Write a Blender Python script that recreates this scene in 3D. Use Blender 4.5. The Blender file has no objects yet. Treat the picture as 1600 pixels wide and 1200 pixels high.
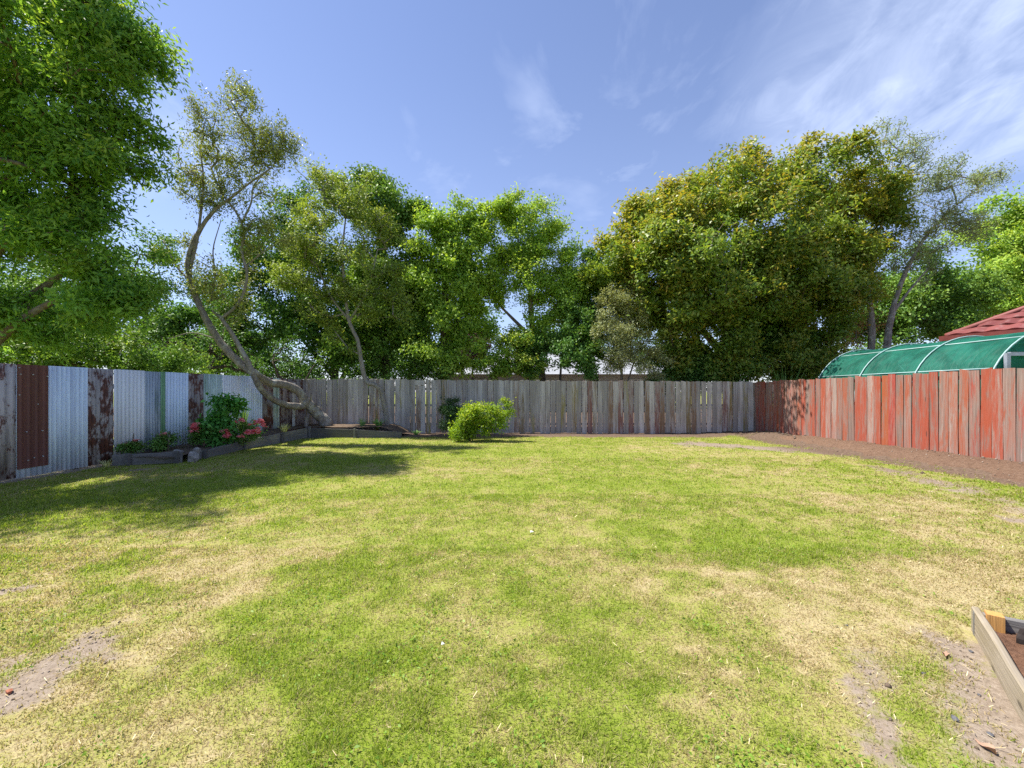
import bpy, math, random
import numpy as np
from mathutils import Vector

SC = bpy.context.scene
COL = SC.collection
PI = math.pi

# ------------------------------------------------------------------ camera
F = 650.0                     # focal length in units of a 1600 px wide frame
CX, HY, CAMZ = 812.0, 612.0, 1.35
cam = bpy.data.cameras.new('camera')
cam.sensor_width = 36.0
cam.lens = 36.0 * F / 1600.0
cam.shift_x = -(CX - 800.0) / 1600.0
cam.shift_y = (HY - 600.0) / 1600.0
cam.clip_start = 0.05
cam.clip_end = 3000
camo = bpy.data.objects.new('camera', cam)
camo.location = (0, 0, CAMZ)
camo.rotation_euler = (PI / 2, 0, 0)
COL.objects.link(camo)
SC.camera = camo

# ------------------------------------------------------------------ sun, sky, exposure
SUN_AZ = math.radians(-80)    # to the left of the view direction (+Y)
SUN_EL = math.radians(58)
sdir = Vector((math.sin(SUN_AZ) * math.cos(SUN_EL), math.cos(SUN_AZ) * math.cos(SUN_EL), math.sin(SUN_EL)))
sun = bpy.data.lights.new('sun', 'SUN')
sun.energy = 4.2
sun.angle = math.radians(0.53)
sun.color = (1.0, 0.95, 0.86)
suno = bpy.data.objects.new('sun', sun)
suno.rotation_euler = sdir.to_track_quat('Z', 'Y').to_euler()
suno.location = (0, 0, 30)
COL.objects.link(suno)

world = bpy.data.worlds.new('World')
SC.world = world
world.use_nodes = True
SKY_STRENGTH = 0.086


def build_world():
    nt = world.node_tree
    N, L = nt.nodes, nt.links
    for n in list(N):
        N.remove(n)
    out = N.new('ShaderNodeOutputWorld')
    bg = N.new('ShaderNodeBackground')
    bg.inputs['Strength'].default_value = SKY_STRENGTH
    sky = N.new('ShaderNodeTexSky')
    sky.sky_type = 'NISHITA'
    sky.sun_disc = False
    sky.sun_elevation = SUN_EL
    sky.sun_rotation = SUN_AZ
    sky.altitude = 20
    sky.air_density = 1.0
    sky.dust_density = 0.25
    sky.ozone_density = 3.0
    tint = N.new('ShaderNodeMix'); tint.data_type = 'RGBA'; tint.blend_type = 'MULTIPLY'
    tint.inputs[0].default_value = 1.0
    tint.inputs[7].default_value = (.90, .87, 1.0, 1)
    L.new(sky.outputs[0], tint.inputs[6])
    tc = N.new('ShaderNodeTexCoord')
    sep = N.new('ShaderNodeSeparateXYZ')
    L.new(tc.outputs['Generated'], sep.inputs[0])

    def m(op, a, b=None, clamp=False):
        n = N.new('ShaderNodeMath'); n.operation = op; n.use_clamp = clamp
        for i, v in enumerate((a, b)):
            if v is None:
                continue
            if isinstance(v, (int, float)):
                n.inputs[i].default_value = v
            else:
                L.new(v, n.inputs[i])
        return n.outputs[0]
    zz = m('ADD', m('MAXIMUM', sep.outputs[2], 0.0), 0.12)
    u = m('DIVIDE', sep.outputs[0], zz)
    v = m('DIVIDE', sep.outputs[1], zz)
    comb = N.new('ShaderNodeCombineXYZ')
    L.new(u, comb.inputs[0]); L.new(v, comb.inputs[1])

    def noise(scale, rot, sx, sy, loc, detail, rough, dist):
        mp = N.new('ShaderNodeMapping')
        mp.inputs['Location'].default_value = loc
        mp.inputs['Rotation'].default_value = (0, 0, rot)
        mp.inputs['Scale'].default_value = (sx, sy, 1)
        L.new(comb.outputs[0], mp.inputs[0])
        t = N.new('ShaderNodeTexNoise')
        t.inputs['Scale'].default_value = scale
        t.inputs['Detail'].default_value = detail
        t.inputs['Roughness'].default_value = rough
        t.inputs['Distortion'].default_value = dist
        L.new(mp.outputs[0], t.inputs['Vector'])
        return t.outputs['Fac']

    def rng(x, a, b, c, d):
        n = N.new('ShaderNodeMapRange')
        n.interpolation_type = 'SMOOTHSTEP'
        n.inputs[1].default_value = a; n.inputs[2].default_value = b
        n.inputs[3].default_value = c; n.inputs[4].default_value = d
        L.new(x, n.inputs[0])
        return n.outputs[0]
    wisp = noise(1.6, 0.75, 1.35, 0.95, (0.3, 1.1, 0), 9, 0.6, 0.9)
    fine = noise(4.6, 0.95, 1.4, 0.9, (4.3, 2.1, 0), 8, 0.62, 0.8)
    soft = noise(1.1, 0.6, 1.2, 0.8, (2.0, 7.0, 0), 5, 0.55, 0.3)
    # a bank of cirrus drifting to the right of the view
    du = m('SUBTRACT', u, 1.2)
    dv = m('SUBTRACT', v, 1.02)
    r2 = m('ADD', m('MULTIPLY', m('MULTIPLY', du, du), 1.5), m('MULTIPLY', m('MULTIPLY', dv, dv), 1.5))
    bank = rng(m('ADD', r2, m('MULTIPLY', m('SUBTRACT', wisp, 0.5), 1.1)), 0.05, 1.0, 1.0, 0.0)
    # a smaller tuft
    du2 = m('SUBTRACT', u, 0.37); dv2 = m('SUBTRACT', v, 1.45)
    r22 = m('ADD', m('MULTIPLY', m('MULTIPLY', du2, du2), 18.0), m('MULTIPLY', m('MULTIPLY', dv2, dv2), 9.0))
    tuft = rng(m('ADD', r22, m('MULTIPLY', m('SUBTRACT', fine, 0.5), 2.4)), -0.25, 0.8, 1.0, 0.0)
    body = m('ADD', m('MULTIPLY', rng(wisp, 0.30, 0.72, 0.0, 1.0), 0.75), m('MULTIPLY', rng(fine, 0.38, 0.70, 0.0, 1.0), 0.35), True)
    bankc = m('MULTIPLY', bank, m('ADD', m('MULTIPLY', body, 0.70), 0.22))
    tuftc = m('MULTIPLY', tuft, m('MULTIPLY', rng(fine, 0.40, 0.72, 0.0, 1.0), 0.75))
    every = m('MULTIPLY', m('MULTIPLY', rng(soft, 0.38, 0.72, 0.0, 1.0), rng(wisp, 0.36, 0.72, 0.0, 1.0)), 0.5)
    cov = m('MAXIMUM', m('MAXIMUM', bankc, tuftc), every)
    cov = m('MULTIPLY', cov, rng(sep.outputs[2], 0.02, 0.2, 0.0, 1.0), True)
    # thin veil that whitens the lower sky
    veil = rng(sep.outputs[2], 0.0, 0.75, 0.28, 0.08)
    cov = m('MAXIMUM', cov, veil)
    mix = N.new('ShaderNodeMix'); mix.data_type = 'RGBA'
    L.new(cov, mix.inputs[0])
    L.new(tint.outputs[2], mix.inputs[6])
    mix.inputs[7].default_value = (4.6, 5.3, 7.0, 1)
    L.new(mix.outputs[2], bg.inputs['Color'])
    L.new(bg.outputs[0], out.inputs[0])


build_world()
SC.view_settings.view_transform = 'Standard'
SC.view_settings.look = 'None'
SC.view_settings.gamma = 1.0
SC.view_settings.use_curve_mapping = False
SC.view_settings.exposure = 1.16
SC.render.engine = 'CYCLES'
SC.cycles.max_bounces = 8
SC.cycles.diffuse_bounces = 8
SC.cycles.glossy_bounces = 2
SC.cycles.transmission_bounces = 5
SC.cycles.transparent_max_bounces = 6
SC.cycles.caustics_reflective = False
SC.cycles.caustics_refractive = False
SC.cycles.use_denoising = False
SC.cycles.sample_clamp_indirect = 6.0

# ------------------------------------------------------------------ helpers
rng0 = np.random.default_rng(11)


def P(px, py, Y):
    """world point seen at photograph position (px, py) at depth Y"""
    return np.array(((px - CX) * Y / F, Y, CAMZ + (HY - py) * Y / F))


def G(px, py, z=0.0):
    Y = (CAMZ - z) * F / (py - HY)
    return np.array(((px - CX) * Y / F, Y))


def tag(o, label=None, cat=None, group=None, kind=None):
    if label: o['label'] = label
    if cat: o['category'] = cat
    if group: o['group'] = group
    if kind: o['kind'] = kind
    return o


def empty(name, loc, rz=0.0):
    o = bpy.data.objects.new(name, None)
    o.location = loc
    o.rotation_euler = (0, 0, rz)
    o.empty_display_size = 0.1
    COL.objects.link(o)
    return o


def link(name, me, parent=None, loc=None):
    o = bpy.data.objects.new(name, me)
    COL.objects.link(o)
    if parent is not None:
        o.parent = parent
    if loc is not None:
        o.location = loc
    return o


def np_mesh(name, V, Fc, mat=None, attrs=None, smooth=False):
    """V (n,3); Fc (m,k) uniform faces; attrs {name: float per vertex}"""
    V = np.ascontiguousarray(V, dtype=np.float32)
    Fc = np.ascontiguousarray(Fc, dtype=np.int32)
    me = bpy.data.meshes.new(name)
    k = Fc.shape[1]
    me.vertices.add(len(V)); me.vertices.foreach_set('co', V.ravel())
    me.loops.add(Fc.size); me.loops.foreach_set('vertex_index', Fc.ravel())
    me.polygons.add(len(Fc))
    me.polygons.foreach_set('loop_start', np.arange(0, Fc.size, k, dtype=np.int32))
    if smooth:
        me.polygons.foreach_set('use_smooth', np.ones(len(Fc), dtype=bool))
    if attrs:
        for a, val in attrs.items():
            at = me.attributes.new(a, 'FLOAT', 'POINT')
            at.data.foreach_set('value', np.ascontiguousarray(val, dtype=np.float32))
    me.update(calc_edges=True)
    if mat is not None:
        me.materials.append(mat)
    return me


def py_mesh(name, V, Fc, mat=None, smooth=False):
    me = bpy.data.meshes.new(name)
    me.from_pydata([tuple(map(float, v)) for v in V], [], [tuple(f) for f in Fc])
    if smooth:
        for p in me.polygons: p.use_smooth = True
    me.update()
    if mat is not None: me.materials.append(mat)
    return me


class MB:
    def __init__(s): s.v, s.f = [], []

    def add(s, V, Fc):
        b = len(s.v)
        s.v += [tuple(map(float, v)) for v in V]
        s.f += [tuple(i + b for i in f) for f in Fc]
        return s

    def box(s, x0, x1, y0, y1, z0, z1):
        return s.add([(x0, y0, z0), (x1, y0, z0), (x1, y1, z0), (x0, y1, z0), (x0, y0, z1), (x1, y0, z1), (x1, y1, z1), (x0, y1, z1)],
                     [(0, 3, 2, 1), (4, 5, 6, 7), (0, 1, 5, 4), (1, 2, 6, 5), (2, 3, 7, 6), (3, 0, 4, 7)])

    def tube(s, pts, r, n=8, cap=True):
        pts = [np.array(p, float) for p in pts]
        rs = r if hasattr(r, '__len__') else [r] * len(pts)
        V, Fc = [], []
        up = None
        for i, p in enumerate(pts):
            t = pts[min(i + 1, len(pts) - 1)] - pts[max(i - 1, 0)]
            t = t / (np.linalg.norm(t) + 1e-9)
            if up is None:
                a = np.array((0, 0, 1.0)) if abs(t[2]) < .9 else np.array((1.0, 0, 0))
            else:
                a = up
            x = np.cross(t, a); x /= np.linalg.norm(x) + 1e-9
            y = np.cross(x, t); up = y
            for j in range(n):
                an = 2 * PI * j / n
                V.append(p + rs[i] * (math.cos(an) * x + math.sin(an) * y))
        for i in range(len(pts) - 1):
            for j in range(n):
                k = (j + 1) % n
                Fc.append((i * n + j, i * n + k, (i + 1) * n + k, (i + 1) * n + j))
        if cap:
            Fc.append(tuple(range(n - 1, -1, -1)))
            Fc.append(tuple((len(pts) - 1) * n + j for j in range(n)))
        return s.add(V, Fc)

    def mesh(s, name, mat, smooth=False):
        return py_mesh(name, s.v, s.f, mat, smooth)

    def build(s, name, mat, parent=None, smooth=False, loc=None):
        return link(name, s.mesh(name, mat, smooth), parent, loc)


def vnoise(x, y, seed=0):
    """2-D value noise, 0..1"""
    xi = np.floor(x).astype(np.int64); yi = np.floor(y).astype(np.int64)
    xf = x - xi; yf = y - yi
    xf = xf * xf * (3 - 2 * xf); yf = yf * yf * (3 - 2 * yf)

    def h(a, b):
        n = (a * 374761393 + b * 668265263 + seed * 974711) & 0xFFFFFFFF
        n = ((n ^ (n >> 13)) * 1274126177) & 0xFFFFFFFF
        n = n ^ (n >> 16)
        return (n & 0xFFFF) / 65535.0
    a = h(xi, yi); b = h(xi + 1, yi); c = h(xi, yi + 1); d = h(xi + 1, yi + 1)
    return (a * (1 - xf) + b * xf) * (1 - yf) + (c * (1 - xf) + d * xf) * yf


def fbm(x, y, oct=4, seed=0, gain=.5):
    s = 0; a = 1; t = 0
    for i in range(oct):
        s = s + a * vnoise(x * 2 ** i + 17.3 * i, y * 2 ** i - 9.1 * i, seed + i)
        t += a; a *= gain
    return s / t


def sstep(a, b, x):
    t = np.clip((x - a) / (b - a), 0, 1)
    return t * t * (3 - 2 * t)


# ------------------------------------------------------------------ materials
class NT:
    """small node builder"""
    def __init__(s, name):
        s.m = bpy.data.materials.new(name); s.m.use_nodes = True
        s.t = s.m.node_tree; s.N = s.t.nodes; s.L = s.t.links
        for n in list(s.N): s.N.remove(n)
        s.out = s.N.new('ShaderNodeOutputMaterial')

    def _in(s, sock, v):
        if v is None: return
        if hasattr(v, 'is_output'): s.L.new(v, sock)
        else:
            if hasattr(sock.default_value, '__len__') and len(sock.default_value) == 4 and len(v) == 3: v = (*v, 1)
            sock.default_value = v

    def math(s, op, a, b=None, clamp=False):
        n = s.N.new('ShaderNodeMath'); n.operation = op; n.use_clamp = clamp
        s._in(n.inputs[0], a)
        if b is not None: s._in(n.inputs[1], b)
        return n.outputs[0]

    def mix(s, f, a, b, blend='MIX'):
        n = s.N.new('ShaderNodeMix'); n.data_type = 'RGBA'; n.blend_type = blend
        s._in(n.inputs[0], f); s._in(n.inputs[6], a); s._in(n.inputs[7], b)
        return n.outputs[2]

    def rng(s, x, a, b, c=0.0, d=1.0):
        n = s.N.new('ShaderNodeMapRange'); n.interpolation_type = 'SMOOTHSTEP'
        s._in(n.inputs[0], x)
        for i, v in enumerate((a, b, c, d)): s._in(n.inputs[i + 1], v)
        return n.outputs[0]

    def co(s, which='Object'):
        return s.N.new('ShaderNodeTexCoord').outputs[which]

    def pos(s):
        return s.N.new('ShaderNodeNewGeometry').outputs['Position']

    def rand(s):
        return s.N.new('ShaderNodeObjectInfo').outputs['Random']

    def attr(s, name):
        n = s.N.new('ShaderNodeAttribute'); n.attribute_name = name
        return n.outputs['Fac']

    def shift(s, vec, r, k=37.0):
        c = s.N.new('ShaderNodeCombineXYZ')
        v = s.math('MULTIPLY', r, k)
        for i in range(3): s.L.new(v, c.inputs[i])
        a = s.N.new('ShaderNodeVectorMath'); a.operation = 'ADD'
        s.L.new(vec, a.inputs[0]); s.L.new(c.outputs[0], a.inputs[1])
        return a.outputs[0]

    def map(s, vec, scale=(1, 1, 1), loc=(0, 0, 0), rot=(0, 0, 0)):
        n = s.N.new('ShaderNodeMapping')
        n.inputs['Scale'].default_value = scale; n.inputs['Location'].default_value = loc; n.inputs['Rotation'].default_value = rot
        s.L.new(vec, n.inputs[0])
        return n.outputs[0]

    def noise(s, vec, scale, detail=4, rough=.55, dist=0.0, out='Fac'):
        n = s.N.new('ShaderNodeTexNoise')
        s.L.new(vec, n.inputs['Vector'])
        n.inputs['Scale'].default_value = scale; n.inputs['Detail'].default_value = detail
        n.inputs['Roughness'].default_value = rough; n.inputs['Distortion'].default_value = dist
        return n.outputs[out]

    def vor(s, vec, scale, feature='F1', out='Distance'):
        n = s.N.new('ShaderNodeTexVoronoi'); n.feature = feature
        s.L.new(vec, n.inputs['Vector']); n.inputs['Scale'].default_value = scale
        return n.outputs[out]

    def ramp(s, f, stops):
        n = s.N.new('ShaderNodeValToRGB')
        e = n.color_ramp.elements
        while len(e) > 1: e.remove(e[-1])
        e[0].position = stops[0][0]; e[0].color = (*stops[0][1], 1)
        for p, c in stops[1:]:
            q = e.new(p); q.color = (*c, 1)
        s.L.new(f, n.inputs[0])
        return n.outputs[0]

    def bump(s, h, strength=.4, dist=.01):
        n = s.N.new('ShaderNodeBump'); n.inputs['Strength'].default_value = strength; n.inputs['Distance'].default_value = dist
        s.L.new(h, n.inputs['Height'])
        return n.outputs[0]

    def bsdf(s, col, rough=.6, metal=0.0, spec=.4, normal=None):
        n = s.N.new('ShaderNodeBsdfPrincipled')
        s._in(n.inputs['Base Color'], col); s._in(n.inputs['Roughness'], rough); s._in(n.inputs['Metallic'], metal)
        s._in(n.inputs['Specular IOR Level'], spec)
        if normal is not None: s.L.new(normal, n.inputs['Normal'])
        return n.outputs[0]

    def translucent(s, col):
        n = s.N.new('ShaderNodeBsdfTranslucent'); s._in(n.inputs[0], col)
        return n.outputs[0]

    def smix(s, f, a, b):
        n = s.N.new('ShaderNodeMixShader'); s._in(n.inputs[0], f)
        s.L.new(a, n.inputs[1]); s.L.new(b, n.inputs[2])
        return n.outputs[0]

    def done(s, sh):
        s.L.new(sh, s.out.inputs[0]); return s.m


def leaf_mat(name, dark, light, tip=None, trans=.52, rough=.5, spec=.3, tcol=None):
    n = NT(name)
    r = n.attr('rnd')
    dark = tuple(c * 2.8 for c in dark); light = tuple(c * 2.6 for c in light)
    if tip is not None: tip = tuple(c * 1.6 for c in tip)
    col = n.mix(r, dark, light)
    big = n.noise(n.pos(), 0.9, 3, .6)
    col = n.mix(n.rng(big, .35, .65, 0.0, .3), col, tuple(c * .75 for c in dark))
    if tip is not None:
        col = n.mix(n.attr('tip'), col, tip)
    pr = n.bsdf(col, rough, 0.0, spec)
    tc = n.mix(1.0, col, tcol or (1.35, 1.25, .55), 'MULTIPLY')
    return n.done(n.smix(trans, pr, n.translucent(tc)))


def bark_mat(name, a, b, lichen=None, scale=9):
    n = NT(name)
    p = n.pos()
    g = n.noise(n.map(p, (1, 1, .28)), scale * 2.2, 6, .65)
    g2 = n.noise(p, scale * .45, 4, .6)
    col = n.mix(n.rng(g, .3, .7), a, b)
    if lichen is not None:
        col = n.mix(n.rng(g2, .5, .68, 0.0, .8), col, lichen)
    return n.done(n.bsdf(col, .9, 0, .2, n.bump(n.math('ADD', g, n.math('MULTIPLY', g2, .8)), 1.0, .04)))


def wood_mat(name, cols, red=0.0, axis='z', redcol=(.36, .055, .03), moss=0.0, redlow=0.0, fade=.35, redthr=.80):
    """weathered paling: grain along z, remains of stain, lichen; every board differs"""
    n = NT(name)
    rd = n.rand()
    oc = n.co('Object')
    if axis == 'x': oc = n.map(oc, rot=(0, PI / 2, 0))
    o = n.shift(oc, rd, 91.0)
    grain = n.noise(n.map(o, (55, 55, 1.6)), 1.0, 5, .6, .6)
    fine = n.noise(n.map(o, (190, 190, 7)), 1.0, 3, .6)
    blot = n.noise(n.map(o, (5, 5, 1.7)), 1.0, 5, .62, .3)
    col = n.ramp(n.math('ADD', n.math('MULTIPLY', grain, .75), n.math('MULTIPLY', n.math('SUBTRACT', rd, .5), fade)),
                 [(.22, cols[0]), (.45, cols[1]), (.68, cols[2])])
    col = n.mix(n.rng(blot, .40, .68, 0.0, .75), col, cols[3])
    if red > 0:
        rd2 = n.math('FRACT', n.math('MULTIPLY', rd, 7.31))
        patch = n.noise(n.map(o, (13, 13, 2.0), (3, 1, 7)), 1.0, 8, .78, .5)
        thr = n.math('SUBTRACT', redthr, n.math('MULTIPLY', rd2, red))
        if redlow > 0:
            zs = n.N.new('ShaderNodeSeparateXYZ'); n.L.new(n.co('Object'), zs.inputs[0])
            thr = n.math('SUBTRACT', thr, n.math('MULTIPLY', n.rng(zs.outputs[2], .15, .95, 1.0, 0.0), redlow))
        f = n.rng(n.math('SUBTRACT', n.math('ADD', patch, n.math('MULTIPLY', n.math('SUBTRACT', grain, .5), .22)), thr), -.07, .12, 0.0, .92)
        rc = n.mix(n.rng(fine, .35, .65), redcol, tuple(min(1, c * 1.45 + .02) for c in redcol))
        rc = n.mix(n.math('FRACT', n.math('MULTIPLY', rd, 3.7)), rc, (redcol[0] * 1.3, redcol[1] * 2.3, redcol[2] * 1.2))
        col = n.mix(f, col, rc)
    if moss > 0:
        mo = n.noise(n.map(o, (6, 6, 1.5), (9, 2, 4)), 1.0, 4, .6)
        rd3 = n.math('FRACT', n.math('MULTIPLY', rd, 13.7))
        f = n.math('MULTIPLY', n.rng(mo, .5, .66), n.rng(rd3, 1 - moss, 1 - moss + .1))
        col = n.mix(n.math('MULTIPLY', f, .75), col, (.27, .23, .04))
    # knots and nail stains
    kn = n.vor(n.map(o, (6, 6, 1.9)), 1.0)
    col = n.mix(n.rng(kn, .04, .1, .7, 0.0), col, tuple(c * .35 for c in cols[0]))
    h = n.math('ADD', grain, n.math('MULTIPLY', fine, .5))
    return n.done(n.bsdf(col, .88, 0, .2, n.bump(h, .55, .006)))


def plain(name, col, rough=.6, metal=0.0, spec=.4, var=.2, scale=6):
    n = NT(name)
    o = n.pos()
    f = n.noise(o, scale, 5, .6)
    c = n.mix(n.rng(f, .3, .7), tuple(x * (1 - var) for x in col), tuple(min(1, x * (1 + var)) for x in col))
    return n.done(n.bsdf(c, rough, metal, spec, n.bump(f, .15, .01)))


def iron_mat(name, base, rust=0.0, rustcol=(.16, .055, .03), rust2=(.07, .035, .028), metal=.35, stain=None, streak=.25, rough=.5, white=0.0):
    n = NT(name)
    o = n.shift(n.co('Object'), n.rand(), 53.0)
    st = n.noise(n.map(o, (9, 9, .5)), 1.0, 5, .6)
    bl = n.noise(n.map(o, (4, 4, 2.2)), 1.0, 6, .7, .4)
    fi = n.noise(n.map(o, (30, 30, 12)), 1.0, 4, .65)
    col = n.mix(n.rng(st, .3, .7), tuple(c * (1 - streak) for c in base), tuple(min(1, c * (1 + streak * .6)) for c in base))
    if white > 0:
        col = n.mix(n.rng(bl, .3, .6, white, 0.0), col, (.5, .48, .45))
    if stain is not None:
        col = n.mix(n.rng(n.noise(n.map(o, (7, 7, 1.2), (5, 5, 2)), 1.0, 5, .6), .45, .7, 0.0, .8), col, stain)
    met = metal
    if rust > 0:
        f = n.rng(n.math('ADD', bl, n.math('MULTIPLY', n.math('SUBTRACT', fi, .5), .35)), .62 - rust * .4, .72 - rust * .4)
        rc = n.mix(n.rng(fi, .3, .7), rustcol, rust2)
        col = n.mix(f, col, rc)
        met = n.math('MULTIPLY', n.math('SUBTRACT', 1.0, f), metal)
    return n.done(n.bsdf(col, rough, met, .4, n.bump(fi, .12, .004)))


M = {}
M['grey_wood'] = wood_mat('weathered grey paling', ((.22, .205, .195), (.52, .485, .455), (.72, .68, .645), (.28, .245, .22)), redlow=.07, red=.32, redcol=(.17, .07, .055), moss=.16, fade=.2)
M['red_wood'] = wood_mat('red stained paling', ((.16, .115, .098), (.31, .235, .205), (.48, .395, .355), (.30, .145, .112)), red=.17, redthr=.575, redcol=(.255, .036, .024), fade=.22)
M['rail_wood'] = wood_mat('fence rail', ((.08, .07, .06), (.16, .14, .12), (.24, .21, .19), (.11, .1, .09)))
M['edging'] = wood_mat('old bed edging', ((.10, .095, .09), (.20, .19, .18), (.33, .31, .29), (.13, .125, .12)), axis='x')
M['bed_board'] = wood_mat('bleached board', ((.17, .14, .10), (.29, .245, .185), (.42, .36, .285), (.25, .205, .125)), moss=.5, axis='x')
M['fresh_wood'] = wood_mat('fresh pine', ((.46, .23, .07), (.60, .33, .11), (.70, .43, .17), (.5, .27, .09)))

M['galv'] = iron_mat('galvanised iron', (.70, .80, .95), metal=.08)
M['galv_pale'] = iron_mat('pale painted iron', (.76, .78, .80), metal=.05, streak=.14)
M['galv_blue'] = iron_mat('pale blue iron', (.68, .79, .95), metal=.05, streak=.15)
M['galv_stain'] = iron_mat('stained iron', (.46, .53, .60), metal=.2, stain=(.10, .15, .12))
M['galv_green'] = iron_mat('green tinged iron', (.56, .68, .63), metal=.1, stain=(.22, .33, .25))
M['rust'] = iron_mat('rusted iron', (.44, .40, .385), rust=.40, metal=.15, rough=.75)
M['rust_light'] = iron_mat('rust speckled iron', (.50, .44, .42), rust=.25, rustcol=(.24, .10, .07), metal=.15, rough=.7, white=.5, stain=(.16, .13, .11))
M['rust_dark'] = iron_mat('brown rusted iron', (.32, .28, .265), rust=.36, metal=.1, rough=.8)
M['brown_paint'] = iron_mat('brown painted iron', (.15, .058, .046), metal=0.0, streak=.15, rough=.55)
M['green_paint'] = iron_mat('green painted iron', (.17, .33, .17), metal=0.0, streak=.15)
M['nail'] = plain('lead nail', (.5, .5, .5), .5, .3)
M['white_post'] = plain('flaking white post', (.5, .49, .46), .8, 0, .2, .3, 14)

# ------------------------------------------------------------------ the ground
YB = 14.0                                   # back fence line
LF0, LF1 = np.array((-7.77, 6.22)), np.array((-7.19, 14.0))
RF0, RF1 = np.array((8.31, 6.86)), np.array((7.88, 14.0))


def left_x(Y): return LF0[0] + (Y - LF0[1]) * (LF1[0] - LF0[0]) / (LF1[1] - LF0[1])
def right_x(Y): return RF0[0] + (Y - RF0[1]) * (RF1[0] - RF0[0]) / (RF1[1] - RF0[1])


def ground_z(x, y):
    x = np.asarray(x, float); y = np.asarray(y, float)
    z = -.06 * sstep(9, 13.5, y)
    z = z + .035 * (fbm(x * .45, y * .45, 3, 5) - .5) + .018 * (fbm(x * 2.2, y * 2.2, 2, 9) - .5)
    # soil heaped along the right fence and in the far right corner
    d = right_x(y) - x
    z = z + .11 * sstep(1.1, .15, d) * sstep(14.2, 12.5, y) * (d > -.6) + .07 * sstep(2.2, .3, np.hypot(x - 7.6, y - 13.4))
    return z


def capsule(x, y, a, b, w):
    a = np.asarray(a); b = np.asarray(b)
    d = b - a
    L2 = (d ** 2).sum() + 1e-9
    t = np.clip(((x - a[0]) * d[0] + (y - a[1]) * d[1]) / L2, 0, 1)
    r = np.hypot(x - a[0] - t * d[0], y - a[1] - t * d[1])
    return np.exp(-(r / w) ** 2)


DRY = [((1330, 800), (1640, 960), .7, .4), ((1180, 960), (1330, 1060), .3, .35), ((250, 1010), (420, 940), .28, .4), ((540, 838), (330, 915), .42, .62), ((330, 915), (190, 1010), .40, .75), ((190, 1010), (-40, 1120), .38, .8), ((320, 828), (90, 850), .40, .55),
       ((330, 868), (40, 905), .45, .55), ((140, 920), (-60, 960), .40, .55), ((1180, 765), (1620, 800), .55, .75),
       ((1120, 735), (1420, 745), .6, .5), ((1240, 905), (1620, 905), .50, .75), ((930, 897), (1220, 888), .24, .6),
       ((1230, 960), (1420, 985), .35, .75), ((1480, 830), (1640, 870), .5, .6), ((640, 800), (600, 890), .07, .45),
       ((420, 800), (640, 775), .4, .3), ((560, 742), (800, 735), .5, .35), ((840, 800), (1000, 770), .4, .2),
       ((290, 1060), (330, 1190), .22, .45), ((60, 1130), (250, 1200), .25, .55), ((1060, 990), (1120, 1160), .25, .3), ((700, 930), (760, 960), .3, .3),
       ((640, 960), (760, 1010), .18, .35), ((1000, 700), (1300, 720), .8, .6), ((300, 735), (500, 700), .5, .35),
       ((1240, 1000), (1330, 1200), .14, .4), ((820, 1060), (860, 1190), .2, .2), ((400, 990), (430, 1010), .2, .3)]
GREEN = [((1000, 850), (1400, 850), .30, .42), ((1200, 775), (1420, 840), .35, .38), ((560, 900), (420, 1000), .35, .5), ((620, 1020), (720, 1020), .2, .6),
         ((0, 800), (500, 745), .6, .6), ((520, 720), (820, 705), .5, .5), ((870, 760), (1150, 760), .45, .45), ((0, 820), (200, 815), .3, .45),
         ((440, 1100), (700, 1200), .3, .5), ((900, 1000), (1010, 1120), .25, .35), ((1060, 910), (1160, 935), .15, .5), ((150, 885), (330, 930), .14, .6), ((280, 810), (420, 830), .15, .4)]
BARE = [((1400, 1040), (1490, 1190), .34, .62), ((1290, 1050), (1390, 1215), .09, .8), ((75, 1040), (-20, 1085), .30, .95), ((90, 1040), (150, 1047), .10, .7), ((215, 1065), (228, 1068), .04, .8), ((-20, 940), (30, 933), .10, .9), ((1450, 1005), (1570, 1150), .26, .85),
        ((1330, 1090), (1400, 1210), .07, .9), ((1390, 1010), (1330, 1060), .10, .6), ((1440, 1060), (1520, 1210), .20, .7), ((1480, 1000), (1500, 1010), .06, .8), ((1090, 692), (1310, 708), .7, 1.1), ((1400, 735), (1600, 790), .5, .65),
        ((1440, 775), (1560, 805), .22, .5), ((480, 696), (640, 692), .35, .5), ((190, 735), (300, 724), .15, .6)]


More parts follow.
